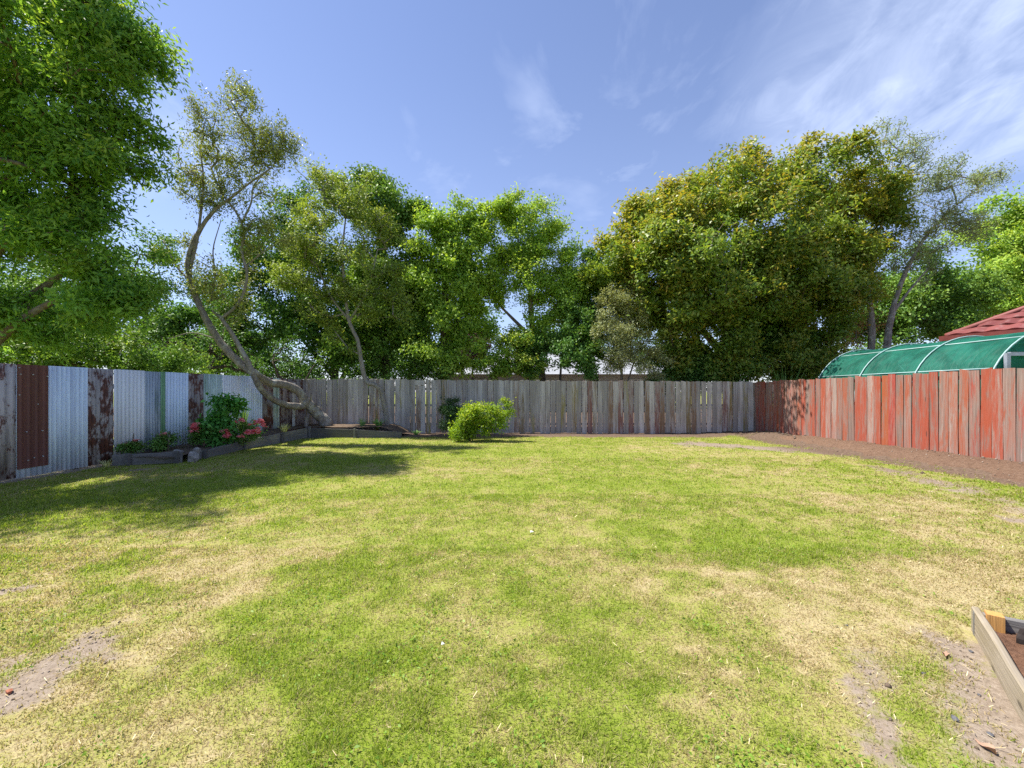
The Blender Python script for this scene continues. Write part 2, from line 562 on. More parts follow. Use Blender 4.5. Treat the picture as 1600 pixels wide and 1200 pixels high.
def lawn_maps(x, y):
    n1 = fbm(x * .9, y * .9, 4, 21); n2 = fbm(x * 3.2, y * 3.2, 4, 33); n3 = fbm(x * 11, y * 11, 3, 47)
    wx = x + .6 * (fbm(x * 1.7, y * 1.7, 3, 61) - .5); wy = y + .6 * (fbm(x * 1.7, y * 1.7, 3, 71) - .5)
    dry = np.zeros_like(x); bare = np.zeros_like(x)
    for a, b, w, k in DRY: dry = dry + k * capsule(wx, wy, G(*a), G(*b), w)
    for a, b, w, k in GREEN: dry = dry - k * capsule(wx, wy, G(*a), G(*b), w)
    dry = .33 + .62 * np.clip(dry, -.6, .95) + .4 * (n1 - .5) + .7 * (n2 - .5) + 1.0 * (n3 - .5)
    for a, b, w, k in BARE: bare = np.maximum(bare, k * capsule(wx, wy, G(*a), G(*b), w))
    d = right_x(y) - x
    bare = np.maximum(bare, 1.0 * sstep(2.0, .8, d) * (d > -.6) * sstep(2, 5, y))
    bare = np.maximum(bare, 1.1 * sstep(12.3, 13.4, y) * sstep(40, 30, y))
    dl = x - left_x(y)
    bare = np.maximum(bare, .8 * sstep(.30, .08, dl) * (dl > -.4))
    bare = np.clip(bare + .7 * (n2 - .5) * (bare > .12) + .5 * (n3 - .5) * (bare > .12), 0, 1)
    bare = sstep(.15, 1.0, bare)
    return np.clip(dry, 0, 1), bare


def build_ground():
    xs = np.concatenate([[-1500, -600, -250, -100, -50, -30, -20, -15, -12, -10], np.arange(-9.2, 9.21, .075), [10, 12, 15, 20, 30, 50, 100, 250, 600, 1500]])
    ys = np.concatenate([[-1500, -500, -150, -50, -20, -8, -3, -1, 0, .6], np.arange(1.0, 4.0, .05), np.arange(4.0, 15.0, .075), [15.5, 16, 17, 18, 20, 23, 27, 33, 45, 70, 120, 250, 600, 1600]])
    X, Y = np.meshgrid(xs, ys)
    x = X.ravel(); y = Y.ravel()
    z = ground_z(x, y)
    dry, bare = lawn_maps(x, y)
    loam_shade = np.maximum(sstep(10.8, 12.8, y), sstep(2.6, 1.2, right_x(y) - x))  # brown garden soil; its dark colour also carries the shade along the back fence
    nx, ny = len(xs), len(ys)
    i = np.arange(nx * ny).reshape(ny, nx)
    Fc = np.stack([i[:-1, :-1], i[:-1, 1:], i[1:, 1:], i[1:, :-1]], -1).reshape(-1, 4)
    n = NT('lawn ground')
    p = n.pos()
    a = n.noise(p, 26, 5, .7); b = n.noise(p, 95, 4, .7); c = n.noise(p, 7, 4, .6)
    dn = n.math('ADD', n.attr('dry'), n.math('MULTIPLY', n.math('SUBTRACT', n.math('ADD', a, n.math('MULTIPLY', b, .8)), .9), .9), True)
    grass = n.ramp(dn, [(0.0, (.185, .25, .024)), (.4, (.275, .305, .058)), (.75, (.345, .31, .115)), (1.0, (.44, .36, .195))])
    thatch = n.mix(n.rng(b, .42, .62, 0.0, .45), grass, (.12, .10, .045))
    soil = n.ramp(n.math('ADD', n.math('MULTIPLY', a, .6), n.math('MULTIPLY', b, .4)), [(.3, (.13, .10, .072)), (.5, (.27, .215, .165)), (.7, (.39, .33, .265))])
    soil = n.mix(n.rng(c, .45, .65, 0.0, .4), soil, (.24, .185, .135))
    soil = n.mix(n.attr('loam_shade'), soil, n.mix(n.rng(a, .3, .7), (.09, .06, .042), (.19, .135, .098)))
    bf = n.rng(n.math('ADD', n.attr('bare'), n.math('MULTIPLY', n.math('SUBTRACT', n.math('ADD', a, n.math('MULTIPLY', c, .6)), .8), 1.1)), .15, .75)
    col = n.mix(bf, thatch, soil)
    mat = n.done(n.bsdf(col, .95, 0, .12, n.bump(n.math('ADD', a, n.math('MULTIPLY', b, .6)), .55, .02)))
    me = np_mesh('ground', np.stack([x, y, z], -1), Fc, mat, {'dry': dry, 'bare': bare, 'loam_shade': loam_shade}, True)
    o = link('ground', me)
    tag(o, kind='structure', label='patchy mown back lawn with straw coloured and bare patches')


build_ground()

# bed outline (world) used to keep grass out
BED_L = [(left_x(7.6) + .05, 7.63), (-6.35, 7.95), (-6.47, 9.75), (-6.47, 12.78), (-3.62, 12.62), (-3.55, 13.9)]
RB_C = np.array((2.56, 2.36)); RB_A = np.array((-.61, -.792)); RB_B = np.array((.792, -.61))


def in_beds(x, y):
    left = (y > 7.55) & (x < np.interp(y, [7.6, 7.95, 9.75, 12.8], [-6.35, -6.35, -6.47, -6.47]))
    back = (y > 12.6) & (x < -3.5)
    u = (x - RB_C[0]) * RB_A[0] + (y - RB_C[1]) * RB_A[1]
    v = (x - RB_C[0]) * RB_B[0] + (y - RB_C[1]) * RB_B[1]
    rb = (u > -.04) & (u < 2.0) & (v > -.04) & (v < 1.3)
    return left | back | rb


def build_grass():
    rg = np.random.default_rng(5)
    zones = [(-1.0, 1.2, 7000), (1.2, 2.3, 26000), (2.3, 3.6, 16000), (3.6, 5.5, 7000), (5.5, 8.5, 2600), (8.5, 13.4, 1200)]
    XS, YS = [], []
    for y0, y1, den in zones:
        w = min(1.27 * max(y1, .6) + 2.6, 8.6)
        n = int((y1 - y0) * 2 * w * den)
        x = rg.uniform(-w, w, n); y = rg.uniform(y0, y1, n)
        k = (x > left_x(y) + .05) & (x < right_x(y) - .1) & ((np.abs(x) < 1.27 * y + .5) | (rg.random(len(x)) < .45)) & ~in_beds(x, y)
        XS.append(x[k]); YS.append(y[k])
    x = np.concatenate(XS); y = np.concatenate(YS)
    dry, bare = lawn_maps(x, y)
    tuft = fbm(x * 7, y * 7, 3, 91)
    keep = rg.random(len(x)) < np.clip((1 - bare) * (.45 + .9 * tuft) * (1 - .35 * dry), .02, 1)
    x, y, dry, bare, tuft = x[keep], y[keep], dry[keep], bare[keep], tuft[keep]
    n = len(x)
    dist = np.hypot(x, y)
    h = rg.uniform(.009, .026, n) * (.6 + .9 * tuft) * (1.15 - .5 * dry) * (1 + .02 * dist)
    h *= 1 + .6 * sstep(.60, .74, fbm(x * 13, y * 13, 2, 191)) * (1 - dry)
    wd = rg.uniform(.0014, .0028, n) * np.clip(dist / 2.2, 1.0, 4.0)
    az = rg.uniform(0, 2 * PI, n); lean = rg.uniform(.15, 1.5, n)
    fl = rg.random(n) < .20 + .25 * dry        # lying clippings
    lean[fl] = rg.uniform(2.5, 6, fl.sum())
    z = ground_z(x, y) - .002
    dx, dy = np.cos(az), np.sin(az)
    sx = -dy * wd; sy = dx * wd
    inv = 1 / np.sqrt(1 + lean ** 2)
    L = h * (1 + .5 * fl)
    tip = np.stack([x + dx * L * lean * inv, y + dy * L * lean * inv, z + L * inv + .003], -1)
    a = np.stack([x - sx, y - sy, z], -1); b = np.stack([x + sx, y + sy, z], -1)
    V = np.stack([a, b, tip], 1).reshape(-1, 3)
    Fc = np.arange(3 * n).reshape(-1, 3)
    dl = np.clip(dry * 1.0 + rg.normal(0, .30, n) + .35 * fl + .25 * bare, 0, 1)
    m = NT('grass blade')
    r = m.attr('rnd')
    g = m.mix(r, (.195, .285, .022), (.405, .475, .08))
    s = m.mix(r, (.34, .26, .135), (.62, .50, .315))
    col = m.mix(m.rng(m.attr('dry'), .12, .95), g, s)
    mat = m.done(m.smix(.52, m.bsdf(col, .6, 0, .2), m.translucent(m.mix(1.0, col, (1.1, 1.15, .6), 'MULTIPLY'))))
    me = np_mesh('lawn_grass', V, Fc, mat, {'dry': np.repeat(dl, 3), 'rnd': np.repeat(rg.random(n), 3)})
    tag(link('lawn_grass', me), 'short patchy mown grass, part green and part straw coloured', 'grass', kind='stuff')
    # broad little weed leaves (clover, dandelion) close to the camera
    rg = np.random.default_rng(6)
    n = 42000
    y = 1.2 + rg.random(n) ** 1.4 * 7; x = rg.uniform(-1, 1, n) * (1.27 * y + .5)
    dry, bare = lawn_maps(x, y)
    cl = fbm(x * 2.3, y * 2.3, 3, 123)
    k = (rg.random(n) < sstep(.42, .68, cl) * (1 - dry) * (1 - bare)) & ~in_beds(x, y) & (x < right_x(y) - 1) & (x > left_x(y) + .2)
    x, y = x[k], y[k]
    pos = np.stack([x, y, ground_z(x, y) + rg.uniform(.008, .026, len(x))], -1)
    V, Fc, at = leaf_arrays(pos, rg, .02, .011, up=1.6)
    tag(link('lawn_weed', np_mesh('lawn_weed', V, Fc, leaf_mat('clover', (.04, .08, .006), (.10, .16, .02), trans=.3), at)), 'low clover and flat weed leaves scattered through the grass', 'weeds', kind='stuff')


# ------------------------------------------------------------------ foliage tools
def unit(v):
    return v / (np.linalg.norm(v, axis=-1, keepdims=True) + 1e-9)


def leaf_arrays(pos, rg, Ln, Wd, up=.6, out=None, outk=0.0, hang=0.0, fold=.25, tip=None, axis=None, axk=0.0, tone=0.0):
    """one folded four-cornered leaf for each position"""
    n = len(pos)
    nr = rg.normal(size=(n, 3)); nr[:, 2] += up
    if out is not None: nr += outk * out
    nr = unit(nr)
    ax = rg.normal(size=(n, 3)); ax[:, 2] -= hang
    if axis is not None: ax += axk * axis
    ax = unit(ax - nr * (ax * nr).sum(-1, keepdims=True))
    sd = np.cross(nr, ax)
    L = (Ln * rg.uniform(.5, 1.35, n))[:, None]; W = (Wd * rg.uniform(.7, 1.2, n))[:, None]
    b = pos; t = pos + ax * L - nr * L * .12
    m = pos + ax * L * .45
    l = m + sd * W * .5 + nr * W * fold; r = m - sd * W * .5 + nr * W * fold
    V = np.stack([b, r, t, l], 1).reshape(-1, 3)
    Fc = np.arange(4 * n).reshape(-1, 4)
    at = {'rnd': np.repeat(np.clip(rg.normal(.5, .3, n) + tone, 0, 1), 4)}
    at['tip'] = np.repeat(tip if tip is not None else np.zeros(n), 4)
    return V, Fc, at


def smooth_path(pts, sub=4):
    p = np.array(pts, float)
    if len(p) < 3: return p
    q = np.vstack([2 * p[0] - p[1], p, 2 * p[-1] - p[-2]])
    out = []
    for i in range(1, len(q) - 2):
        for t in np.linspace(0, 1, sub, endpoint=False):
            a, b, c, d = q[i - 1], q[i], q[i + 1], q[i + 2]
            out.append(.5 * ((2 * b) + (-a + c) * t + (2 * a - 5 * b + 4 * c - d) * t * t + (-a + 3 * b - 3 * c + d) * t ** 3))
    out.append(q[-2])
    return np.array(out)


def lobe_points(lobes, n, rg, shell=.55, cl=6, cs=.24):
    C = np.array([l[0] for l in lobes]); R = np.array([l[1] for l in lobes])
    w = (R[:, 0] * R[:, 1] + R[:, 0] * R[:, 2] + R[:, 1] * R[:, 2]); w = w / w.sum()
    m = max(1, n // cl)
    k = rg.choice(len(lobes), m, p=w)
    d = unit(rg.normal(size=(m, 3)))
    r = shell + (1 - shell) * rg.random(m) ** .6
    bump = 1 + .16 * np.sin(3.1 * d[:, 0] + k) * np.sin(4.3 * d[:, 2] + 2 * k) + rg.normal(0, .08, m)
    S = C[k] + d * R[k] * (r * bump)[:, None]
    q = rg.integers(0, m, n)
    ofs = np.clip(rg.normal(size=(n, 3)), -1.5, 1.5) * (R[k].mean(1) * cs)[q][:, None] * np.array((1, 1, .7))
    return S[q] + ofs, unit(d[q] + ofs * .6)


def grow(nodes, parents, clumps, rg, seg=.55, wander=.12):
    """join every clump centre to the nearest limb, with bent twigs"""
    nodes = [np.array(x) for x in nodes]; parents = list(parents)
    arr = np.array(nodes)
    start = arr.mean(0) if len(arr) else np.zeros(3)
    order = np.argsort(np.min(np.linalg.norm(clumps[:, None, :] - arr[None, ::max(1, len(arr) // 60)], axis=-1), axis=1))
    cap = len(nodes) + len(clumps) * 8 + 10
    A = np.zeros((cap, 3)); A[:len(nodes)] = arr; m = len(nodes)
    src = np.zeros((len(clumps), 3))
    for ci in order:
        c = clumps[ci]
        d = np.linalg.norm(A[:m] - c, axis=1)
        pen = d + .55 * np.maximum(0, A[:m, 2] - c[2] + .1)
        j = int(np.argmin(pen)); L = d[j]
        k = max(1, min(6, int(L / seg)))
        prev = j; a = A[j].copy(); src[ci] = a
        for s in range(1, k + 1):
            t = s / k
            p = a * (1 - t) + c * t
            if s < k: p = p + rg.normal(0, wander * L / k, 3) + np.array((0, 0, .10 * L * math.sin(PI * t)))
            A[m] = p; parents.append(prev); prev = m; m += 1
        src[ci] = A[parents[prev]] if k > 1 else a
    return A[:m], parents, src


def branch_mesh(name, A, parents, first, mat, r_tip, expo=.42, rmax=.2, sides=3):
    n = len(A)
    cnt = np.ones(n)
    for i in range(n - 1, first - 1, -1):
        if parents[i] >= 0: cnt[parents[i]] += cnt[i]
    r = np.minimum(r_tip * cnt ** expo, rmax)
    idx = np.arange(first, n)
    par = np.array(parents)[idx]
    a = A[par]; b = A[idx]
    rb = r[idx]; ra = np.minimum(r[par], rb * 1.35)
    t = unit(b - a)
    ref = np.where(np.abs(t[:, 2:3]) < .9, np.array([[0, 0, 1.0]]), np.array([[1.0, 0, 0]]))
    x = unit(np.cross(t, ref)); y = np.cross(x, t)
    V = []
    for (c, rr) in ((a - t * rb[:, None] * .6, ra), (b + t * rb[:, None] * .3, rb)):
        for j in range(sides):
            an = 2 * PI * j / sides
            V.append(c + rr[:, None] * (math.cos(an) * x + math.sin(an) * y))
    V = np.stack(V, 1)                       # (m, 2*sides, 3)
    m = len(idx)
    base = (np.arange(m) * 2 * sides)[:, None]
    Fc = []
    for j in range(sides):
        k = (j + 1) % sides
        Fc.append(np.stack([base[:, 0] + j, base[:, 0] + k, base[:, 0] + sides + k, base[:, 0] + sides + j], -1))
    Fc = np.concatenate(Fc)
    return np_mesh(name, V.reshape(-1, 3), Fc, mat, None, True)


def trunk_mesh(name, paths, mat, rg, sides=11):
    mb = MB()
    for pts in paths:
        q = smooth_path(pts, 5)
        ph = rg.uniform(0, 6)
        c = q[:, :3].copy()
        c[1:-1] += rg.normal(0, .05, c[1:-1].shape) * q[1:-1, 3:4]
        mb.tube(c, list(q[:, 3] * (1 + .05 * np.sin(np.arange(len(q)) * .9 + ph))), sides)
    return mb.mesh(name, mat, True)


def LB(spec):
    """lobes from (px, py, rx, ry, depth Y, depth radius)"""
    o = []
    for px, py, rx, ry, Y, rd in spec:
        o.append((P(px, py, Y), np.array((rx * Y / F, rd, ry * Y / F))))
    return o


def plant(name, label, cat, base, trunks, lobes, clumps, per, leaf, lmat, bmat, seed, group=None, spread=.34, shell=.55, up=.6, hang=0.0,
          tips=0.0, twig=.006, rmax=.12, along=.5, bare=0.0, cs=.24, crown_name='crown', trunk_name='trunk', seg=.55, stretch=None, wander=.12, lean=0.0):
    rg = np.random.default_rng(seed)
    if seed < 140 and seed != 115: leaf = (leaf[0] * 1.15, leaf[1] * 1.45); per *= 1.35
    base = np.array(base, float)
    root = empty(name, base)
    tag(root, label, cat, group)
    nodes, par = [], []
    for pts in trunks:
        q = smooth_path(pts, 4)
        for i, p in enumerate(q):
            nodes.append(p[:3]); par.append(-1 if i == 0 else len(nodes) - 2)
    k = len(nodes)
    C, D = lobe_points(lobes, clumps, rg, shell, 6, cs)
    ok = C[:, 2] > base[2] + .05
    C, D = C[ok], D[ok]
    A, par, src = grow(nodes, par, C, rg, seg, wander)
    o = link(trunk_name, trunk_mesh(trunk_name, [np.array(t) - np.array((*base, 0)) for t in trunks], bmat, rg), root)
    bm = branch_mesh('branches', A - base, par, k, bmat, twig, rmax=rmax)
    tag(link('branches', bm, root), kind='stuff')
    live = rg.random(len(C)) >= bare
    C, D, src = C[live], D[live], src[live]
    cnt = rg.poisson(per * rg.uniform(.5, 1.5, len(C)))
    idx = np.repeat(np.arange(len(C)), cnt)
    n = len(idx)
    t = rg.uniform(-along, .25, n)
    dirv = unit(C - src)
    sp = spread * rg.uniform(.6, 1.35, len(C))
    cut = lambda a: np.clip(a, -1.55, 1.55)
    g = cut(rg.normal(size=(n, 3))) * np.array((1, 1, .75) if stretch is None else stretch)
    pos = C[idx] + dirv[idx] * (t * sp[idx] * 2)[:, None] + g * (sp[idx] * .55)[:, None]
    if lean: pos[:, 0] += lean * (pos[:, 2] - C[idx][:, 2])
    tp = None
    if tips > 0:
        outer = np.clip((g * D[idx]).sum(-1) * .5 + D[idx][:, 2] * .7, -1, 1)
        clu = rg.random(len(C)) * .7
        tp = np.clip((outer + clu[idx] - .55) * 1.3, 0, 1) * rg.uniform(.2, 1, n) * tips
    V, Fc, at = leaf_arrays(pos - base, rg, leaf[0], leaf[1], up=up, out=D[idx], outk=.9, hang=hang, tip=tp, axis=dirv[idx], axk=.7, tone=rg.normal(0, .22, len(C))[idx])
    tag(link(crown_name, np_mesh(crown_name, V, Fc, lmat, at), root), kind='stuff')
    return root


build_grass()

# leaf and bark colours
M['ash'] = leaf_mat('ash leaf', (.042, .10, .018), (.125, .215, .038), (.28, .29, .045), trans=.45)
M['olive'] = leaf_mat('olive green leaf', (.07, .092, .024), (.15, .175, .05), (.22, .21, .06), trans=.34)
M['yolive'] = leaf_mat('yellow olive leaf', (.062, .10, .018), (.145, .19, .04), (.22, .22, .05), trans=.36)
M['bright'] = leaf_mat('bright green leaf', (.065, .125, .016), (.18, .26, .04), (.30, .30, .05), trans=.4)
M['deep'] = leaf_mat('deep green leaf', (.026, .066, .013), (.07, .14, .028), (.16, .17, .035), trans=.3)
M['ivy'] = leaf_mat('ivy leaf', (.032, .075, .012), (.095, .165, .03), (.20, .24, .05), trans=.3)
M['silver'] = leaf_mat('silvery leaf', (.09, .105, .05), (.19, .205, .11), None, trans=.3)
M['evergreen'] = leaf_mat('glossy evergreen leaf', (.048, .092, .014), (.135, .172, .03), (.31, .205, .03), trans=.42, rough=.42, spec=.42)
M['willow'] = leaf_mat('thin willow leaf', (.075, .10, .045), (.155, .185, .09), None, trans=.32)
M['lime'] = leaf_mat('lime green leaf', (.06, .115, .008), (.15, .21, .016), (.24, .21, .025), trans=.42)
M['conifer'] = leaf_mat('dark shrub leaf', (.012, .032, .010), (.03, .06, .018), None, trans=.2)
M['rose'] = leaf_mat('rose leaf', (.032, .085, .015), (.085, .165, .03), (.16, .09, .04), trans=.3)
M['lush'] = leaf_mat('lush plant leaf', (.028, .10, .02), (.075, .19, .04), None, trans=.33)
M['copper'] = leaf_mat('coppery leaf', (.10, .055, .03), (.20, .13, .05), None, trans=.3)
M['blade'] = leaf_mat('strap leaf', (.05, .11, .03), (.13, .21, .06), None, trans=.25)
M['pale_blade'] = leaf_mat('pale seeding grass', (.20, .21, .09), (.38, .36, .18), None, trans=.25)
M['purple'] = leaf_mat('plum leaf', (.055, .022, .05), (.12, .05, .10), None, trans=.3)
M['bark_grey'] = bark_mat('grey bark', (.17, .145, .12), (.34, .30, .26), (.45, .44, .38))
M['bark_brown'] = bark_mat('brown bark', (.10, .075, .055), (.22, .17, .125), (.27, .25, .19))
M['bark_dark'] = bark_mat('dark bark', (.055, .043, .034), (.13, .105, .085), None)
M['bark_pale'] = bark_mat('pale twigs', (.20, .175, .15), (.36, .33, .29), None)


def T(px, py, Y, r):
    return (*P(px, py, Y), r)


# ------------------------------------------------------------------ left fence of corrugated iron
def fence_Y(px):
    k = (px - CX) / F
    s = (LF1[0] - LF0[0]) / (LF1[1] - LF0[1])
    return (LF0[0] - s * LF0[1]) / (k - s)


def build_iron_fence():
    u2 = (LF1 - LF0) / np.linalg.norm(LF1 - LF0)
    rz = math.atan2(u2[1], u2[0])
    root = empty('corrugated_iron_fence', (LF0[0], LF0[1], 0), rz)
    tag(root, 'patchwork corrugated iron fence of grey, rusty and brown sheets along the left side', 'fence')

    def s_of(Y): return (Y - LF0[1]) / u2[1]

    def sheet(s0, s1, z0, z1, pitch, amp, mat, off=0.0, trap=False, name='sheet', skew=0.0):
        nper = max(2, int(round((s1 - s0) / pitch)))
        k = 8
        xs = np.linspace(0, s1 - s0, nper * k + 1)
        ph = np.linspace(0, nper * 2 * PI, nper * k + 1)
        w = np.cos(ph)
        if trap: w = np.clip(w * 2.2 + .9, -1, 1)
        ys = amp * w
        V, Fc = [], []
        zz = [0, .4 * (z1 - z0), z1 - z0]
        for z in zz:
            for i in range(len(xs)): V.append((xs[i], ys[i], z + (skew * xs[i] if z == 0 else 0)))
        n = len(xs)
        for r in range(2):
            for i in range(n - 1): Fc.append((r * n + i, r * n + i + 1, (r + 1) * n + i + 1, (r + 1) * n + i))
        o = link(name, py_mesh(name, V, Fc, M[mat], not trap), root, (s0, off, z0))
        md = o.modifiers.new('thickness', 'SOLIDIFY'); md.thickness = .0015
        return o
    # towards the camera, beyond the frame, then as seen from left to right
    rows = [(-4.6, -3.85, 'galv'), (-3.85, -3.1, 'rust_light'), (-3.1, -2.35, 'galv_pale'), (-2.35, -1.55, 'galv'), (-1.55, -.75, 'rust')]
    for i, (a, b, m) in enumerate(rows):
        sheet(a, b + .03, .02, 1.77, .076, .009, m, off=.004 * (i % 2))
    top = 1.775

    def seg(a, b): return s_of(fence_Y(a)), s_of(fence_Y(b))
    sheet(-.75, seg(0, 26)[1], .02, top, .11, .010, 'rust_light', off=.002)
    a, b = seg(24, 77); sheet(a, b, .01, top - .02, .076, .009, 'galv', off=.010)
    a, b = seg(26, 75); br = sheet(a, b, .145, top, .105, .006, 'brown_paint', off=-.012, trap=True, skew=.02)
    for fx, fz in ((.06, 1.62), (.46, 1.62), (.95, 1.6), (.62, 1.15), (.25, .72), (.78, .72), (.30, .27), (.50, .30), (.8, .31), (.02, 1.3), (.02, 1.72)):
        mb = MB(); mb.tube([(0, -.012, 0), (0, .004, 0)], .009, 8)
        mb.build('nail_head', M['nail'], br, loc=(fx * (b - a) * .96 + .01, -.006, fz - .145))
    a, b = seg(75, 139); sheet(a, b, .02, top, .068, .016, 'galv', off=.001)
    a, b = seg(138, 178.5); sheet(a, b, .02, top - .004, .072, .010, 'rust', off=.006)
    a, b = seg(178, 227); sheet(a, b, .06, top, .078, .006, 'galv_pale', off=-.004)
    a, b = seg(226, 252); sheet(a, b, .05, top - .01, .06, .009, 'galv_stain', off=.004)
    a, b = seg(250.5, 258); sheet(a, b, .05, top - .005, .05, .004, 'green_paint', off=-.012)
    a, b = seg(257.5, 295.5); sheet(a, b, .05, top - .004, .072, .008, 'galv_blue', off=.002)
    a, b = seg(295, 318.5); sheet(a, b, .05, top - .008, .08, .009, 'rust_dark', off=-.002)
    a, b = seg(318, 348.5); sheet(a, b, .05, top, .076, .008, 'galv_green', off=.004)
    a, b = seg(348, 376); sheet(a, b, .05, top - .01, .076, .008, 'galv_pale', off=-.002)
    a, b = seg(375, 411); sheet(a, b, .05, top, .085, .008, 'galv_blue', off=.004)
    a, b = seg(410, 427.5); sheet(a, b, .05, top - .012, .08, .008, 'rust_dark', off=-.001)
    a, b = seg(427, 437.5); sheet(a, b, .05, top - .02, .08, .008, 'galv_green', off=.006)
    a, b = seg(437, 480.5); sheet(a, b, .05, top - .02, .085, .008, 'rust_dark', off=.0)
    # timber behind: rails and posts
    for z in (.4, 1.45):
        MB().box(-4.6, s_of(13.95), .03, .075, z - .045, z + .045).build('rail', M['rail_wood'], root)
    for s in np.arange(-4.4, 7.8, 1.8):
        MB().box(s, s + .1, .078, .178, -.05, 1.70).build('post', M['rail_wood'], root)


build_iron_fence()
# short white post standing in the corner bed
mb = MB(); mb.box(-.035, .035, -.035, .035, 0, 1.45)
po = mb.build('white_post', M['white_post'], None, loc=(*P(459, 600, 13.0)[:2], .18))
po.rotation_euler = (.01, .015, .2)
tag(po, 'thin flaking white post standing behind the leaning trunk near the corner', 'post')
mb = MB(); mb.tube([(0, 0, 0), (.01, .01, .36), (.0, .0, .42)], [.06, .055, .05], 9)
st = mb.build('stump_post', M['bark_grey'], None, loc=(*P(478, 640, 12.95)[:2], .15))
tag(st, 'short grey stump post below the leaning trunk', 'post')

# ------------------------------------------------------------------ paling fences
PV = []


def paling_meshes(mat, seed, w, n=9):
    rg = random.Random(seed)
    out = []
    for i in range(n):
        t = .019
        ww = w * rg.uniform(.955, 1.03)
        a, b = rg.uniform(-.012, .012), rg.uniform(-.012, .012)
        cup = rg.uniform(-.004, .004); bow = rg.uniform(-.006, .006); c2 = rg.uniform(-.003, .003)
        V = []
        for k, z in enumerate((0.0, .33, .66, 1.0)):
            bx = bow * math.sin(PI * z); e = rg.uniform(-.003, .003)
            for (x, yy) in ((-ww / 2, 0), (0, cup), (ww / 2, 0), (ww / 2, t), (-ww / 2, t)):
                zz = z
                if k == 3: zz = 1.0 + (a if x < 0 else b if x > 0 else (a + b) / 2 + rg.uniform(-.004, .003))
                V.append((x + bx + e, yy + c2 * math.sin(2 * PI * z), zz))
        Fc = []
        for k in range(3):
            for j in range(5):
                q = (j + 1) % 5
                Fc.append((k * 5 + j, k * 5 + q, (k + 1) * 5 + q, (k + 1) * 5 + j))
        Fc += [(4, 3, 2, 1, 0), (15, 16, 17, 18, 19)]
        out.append(py_mesh('paling', V, Fc, mat))
    return out


def paling_fence(name, label, A, B, mat, pitch, topf, seed, special=None, gapf=None):
    A = np.array(A); B = np.array(B)
    L = np.linalg.norm(B - A); u = (B - A) / L
    rz = math.atan2(u[1], u[0])
    root = empty(name, (A[0], A[1], 0), rz)
    tag(root, label, 'fence')
    rg = random.Random(seed)
    meshes = paling_meshes(mat, seed, pitch * .968)
    n = int(L / pitch)
    pitch = L / n
    for i in range(n):
        s = (i + .5) * pitch
        w = A + u * s
        zt = topf(s / L) + rg.uniform(-.012, .012)
        if rg.random() < .06: zt -= rg.uniform(.01, .03)
        gz = float(ground_z(w[0], w[1]))
        zb = gz + rg.uniform(-.01, .035)
        x = s + rg.uniform(-.004, .004)
        if special and i in special: zt = special[i]
        o = link('paling', meshes[rg.randrange(len(meshes))], root, (x, rg.uniform(-.004, .004), zb))
        o.scale = (1.0, 1.0, zt - zb)
        if gapf and gapf(s / L) > rg.random(): o.scale = (rg.uniform(.91, .96), 1, zt - zb)
        o.rotation_euler = (rg.uniform(-.006, .006), rg.gauss(0, .0055), 0)
    for z in (.32, .95, 1.5):
        g0 = float(ground_z(*(A + u * L * .5)))
        MB().box(.02, L - .02, .030, .075, g0 + z - .04, g0 + z + .04).build('rail', M['rail_wood'], root)
    s = .3
    while s < L - .1:
        MB().box(s, s + .1, .078, .178, -.15, 1.62).build('post', M['rail_wood'], root)
        s += 2.3
    return root


NB = int(15.07 / .1735)
ib = int((P(655, 600, 14)[0] + 7.19) / (15.07 / NB))
back = paling_fence('grey_paling_fence', 'weathered grey timber paling fence across the back of the lawn', (-7.19, 14.0), (7.87, 14.0), M['grey_wood'], .1735,
                    lambda t: 1.775 - .10 * t + .008 * math.sin(t * 9), 3, special={ib: 1.55, ib + 1: 1.55}, gapf=lambda t: .16 if t > .42 else .07)
px0 = (ib + 1) * .1735
mb = MB(); mb.box(px0 - .165, px0 + .165, -.002, .017, 1.57, 1.735)
mb.build('patch_board', M['grey_wood'], back)
paling_fence('red_paling_fence', 'red stained peeling timber paling fence along the right side', (7.885, 13.93), (8.63, 1.55), M['red_wood'], .1735,
             lambda t: 1.675 + .085 * min(1, t * 1.6) + .006 * math.sin(t * 14), 8, gapf=lambda t: .22 if t > .4 else .06)

MB().box(15.055, 15.12, -.012, .06, -.12, 1.66).build('corner_paling', M['grey_wood'], back)

# ------------------------------------------------------------------ raised garden bed on the left
SOIL = plain('bed soil', (.13, .095, .068), .95, 0, .1, .45, 18)


def soil_mesh(name, poly_fn, x0, x1, y0, y1, step, zf, mat):
    xs = np.arange(x0, x1 + step, step); ys = np.arange(y0, y1 + step, step)
    X, Y = np.meshgrid(xs, ys)
    Z = zf(X, Y)
    inside = poly_fn(X, Y)
    i = np.arange(X.size).reshape(X.shape)
    q = np.stack([i[:-1, :-1], i[:-1, 1:], i[1:, 1:], i[1:, :-1]], -1).reshape(-1, 4)
    k = inside.ravel()[q].all(1)
    return np_mesh(name, np.stack([X.ravel(), Y.ravel(), Z.ravel()], -1), q[k], mat, None, True)


bs = soil_mesh('garden_bed_soil', lambda x, y: ((y > 7.66) & (x < -6.40 - .1 * sstep(8, 9.8, y)) & (x > left_x(y) - .0) & (y < 13.98)) | ((y > 12.72) & (x < -3.62) & (x > left_x(y)) & (y < 13.98)),
               -7.75, -3.5, 7.6, 14.0, .08, lambda x, y: (.14 + .13 * sstep(8, 13, y)) * (.1 + .9 * sstep(-3.4, -4.3, x)) - .06 * sstep(-4, -3.5, x) + .05 * (fbm(x * 3, y * 3, 4, 3) - .5), SOIL)
tag(link('garden_bed_soil', bs), kind='structure', label='dark soil of the raised bed along the iron fence')


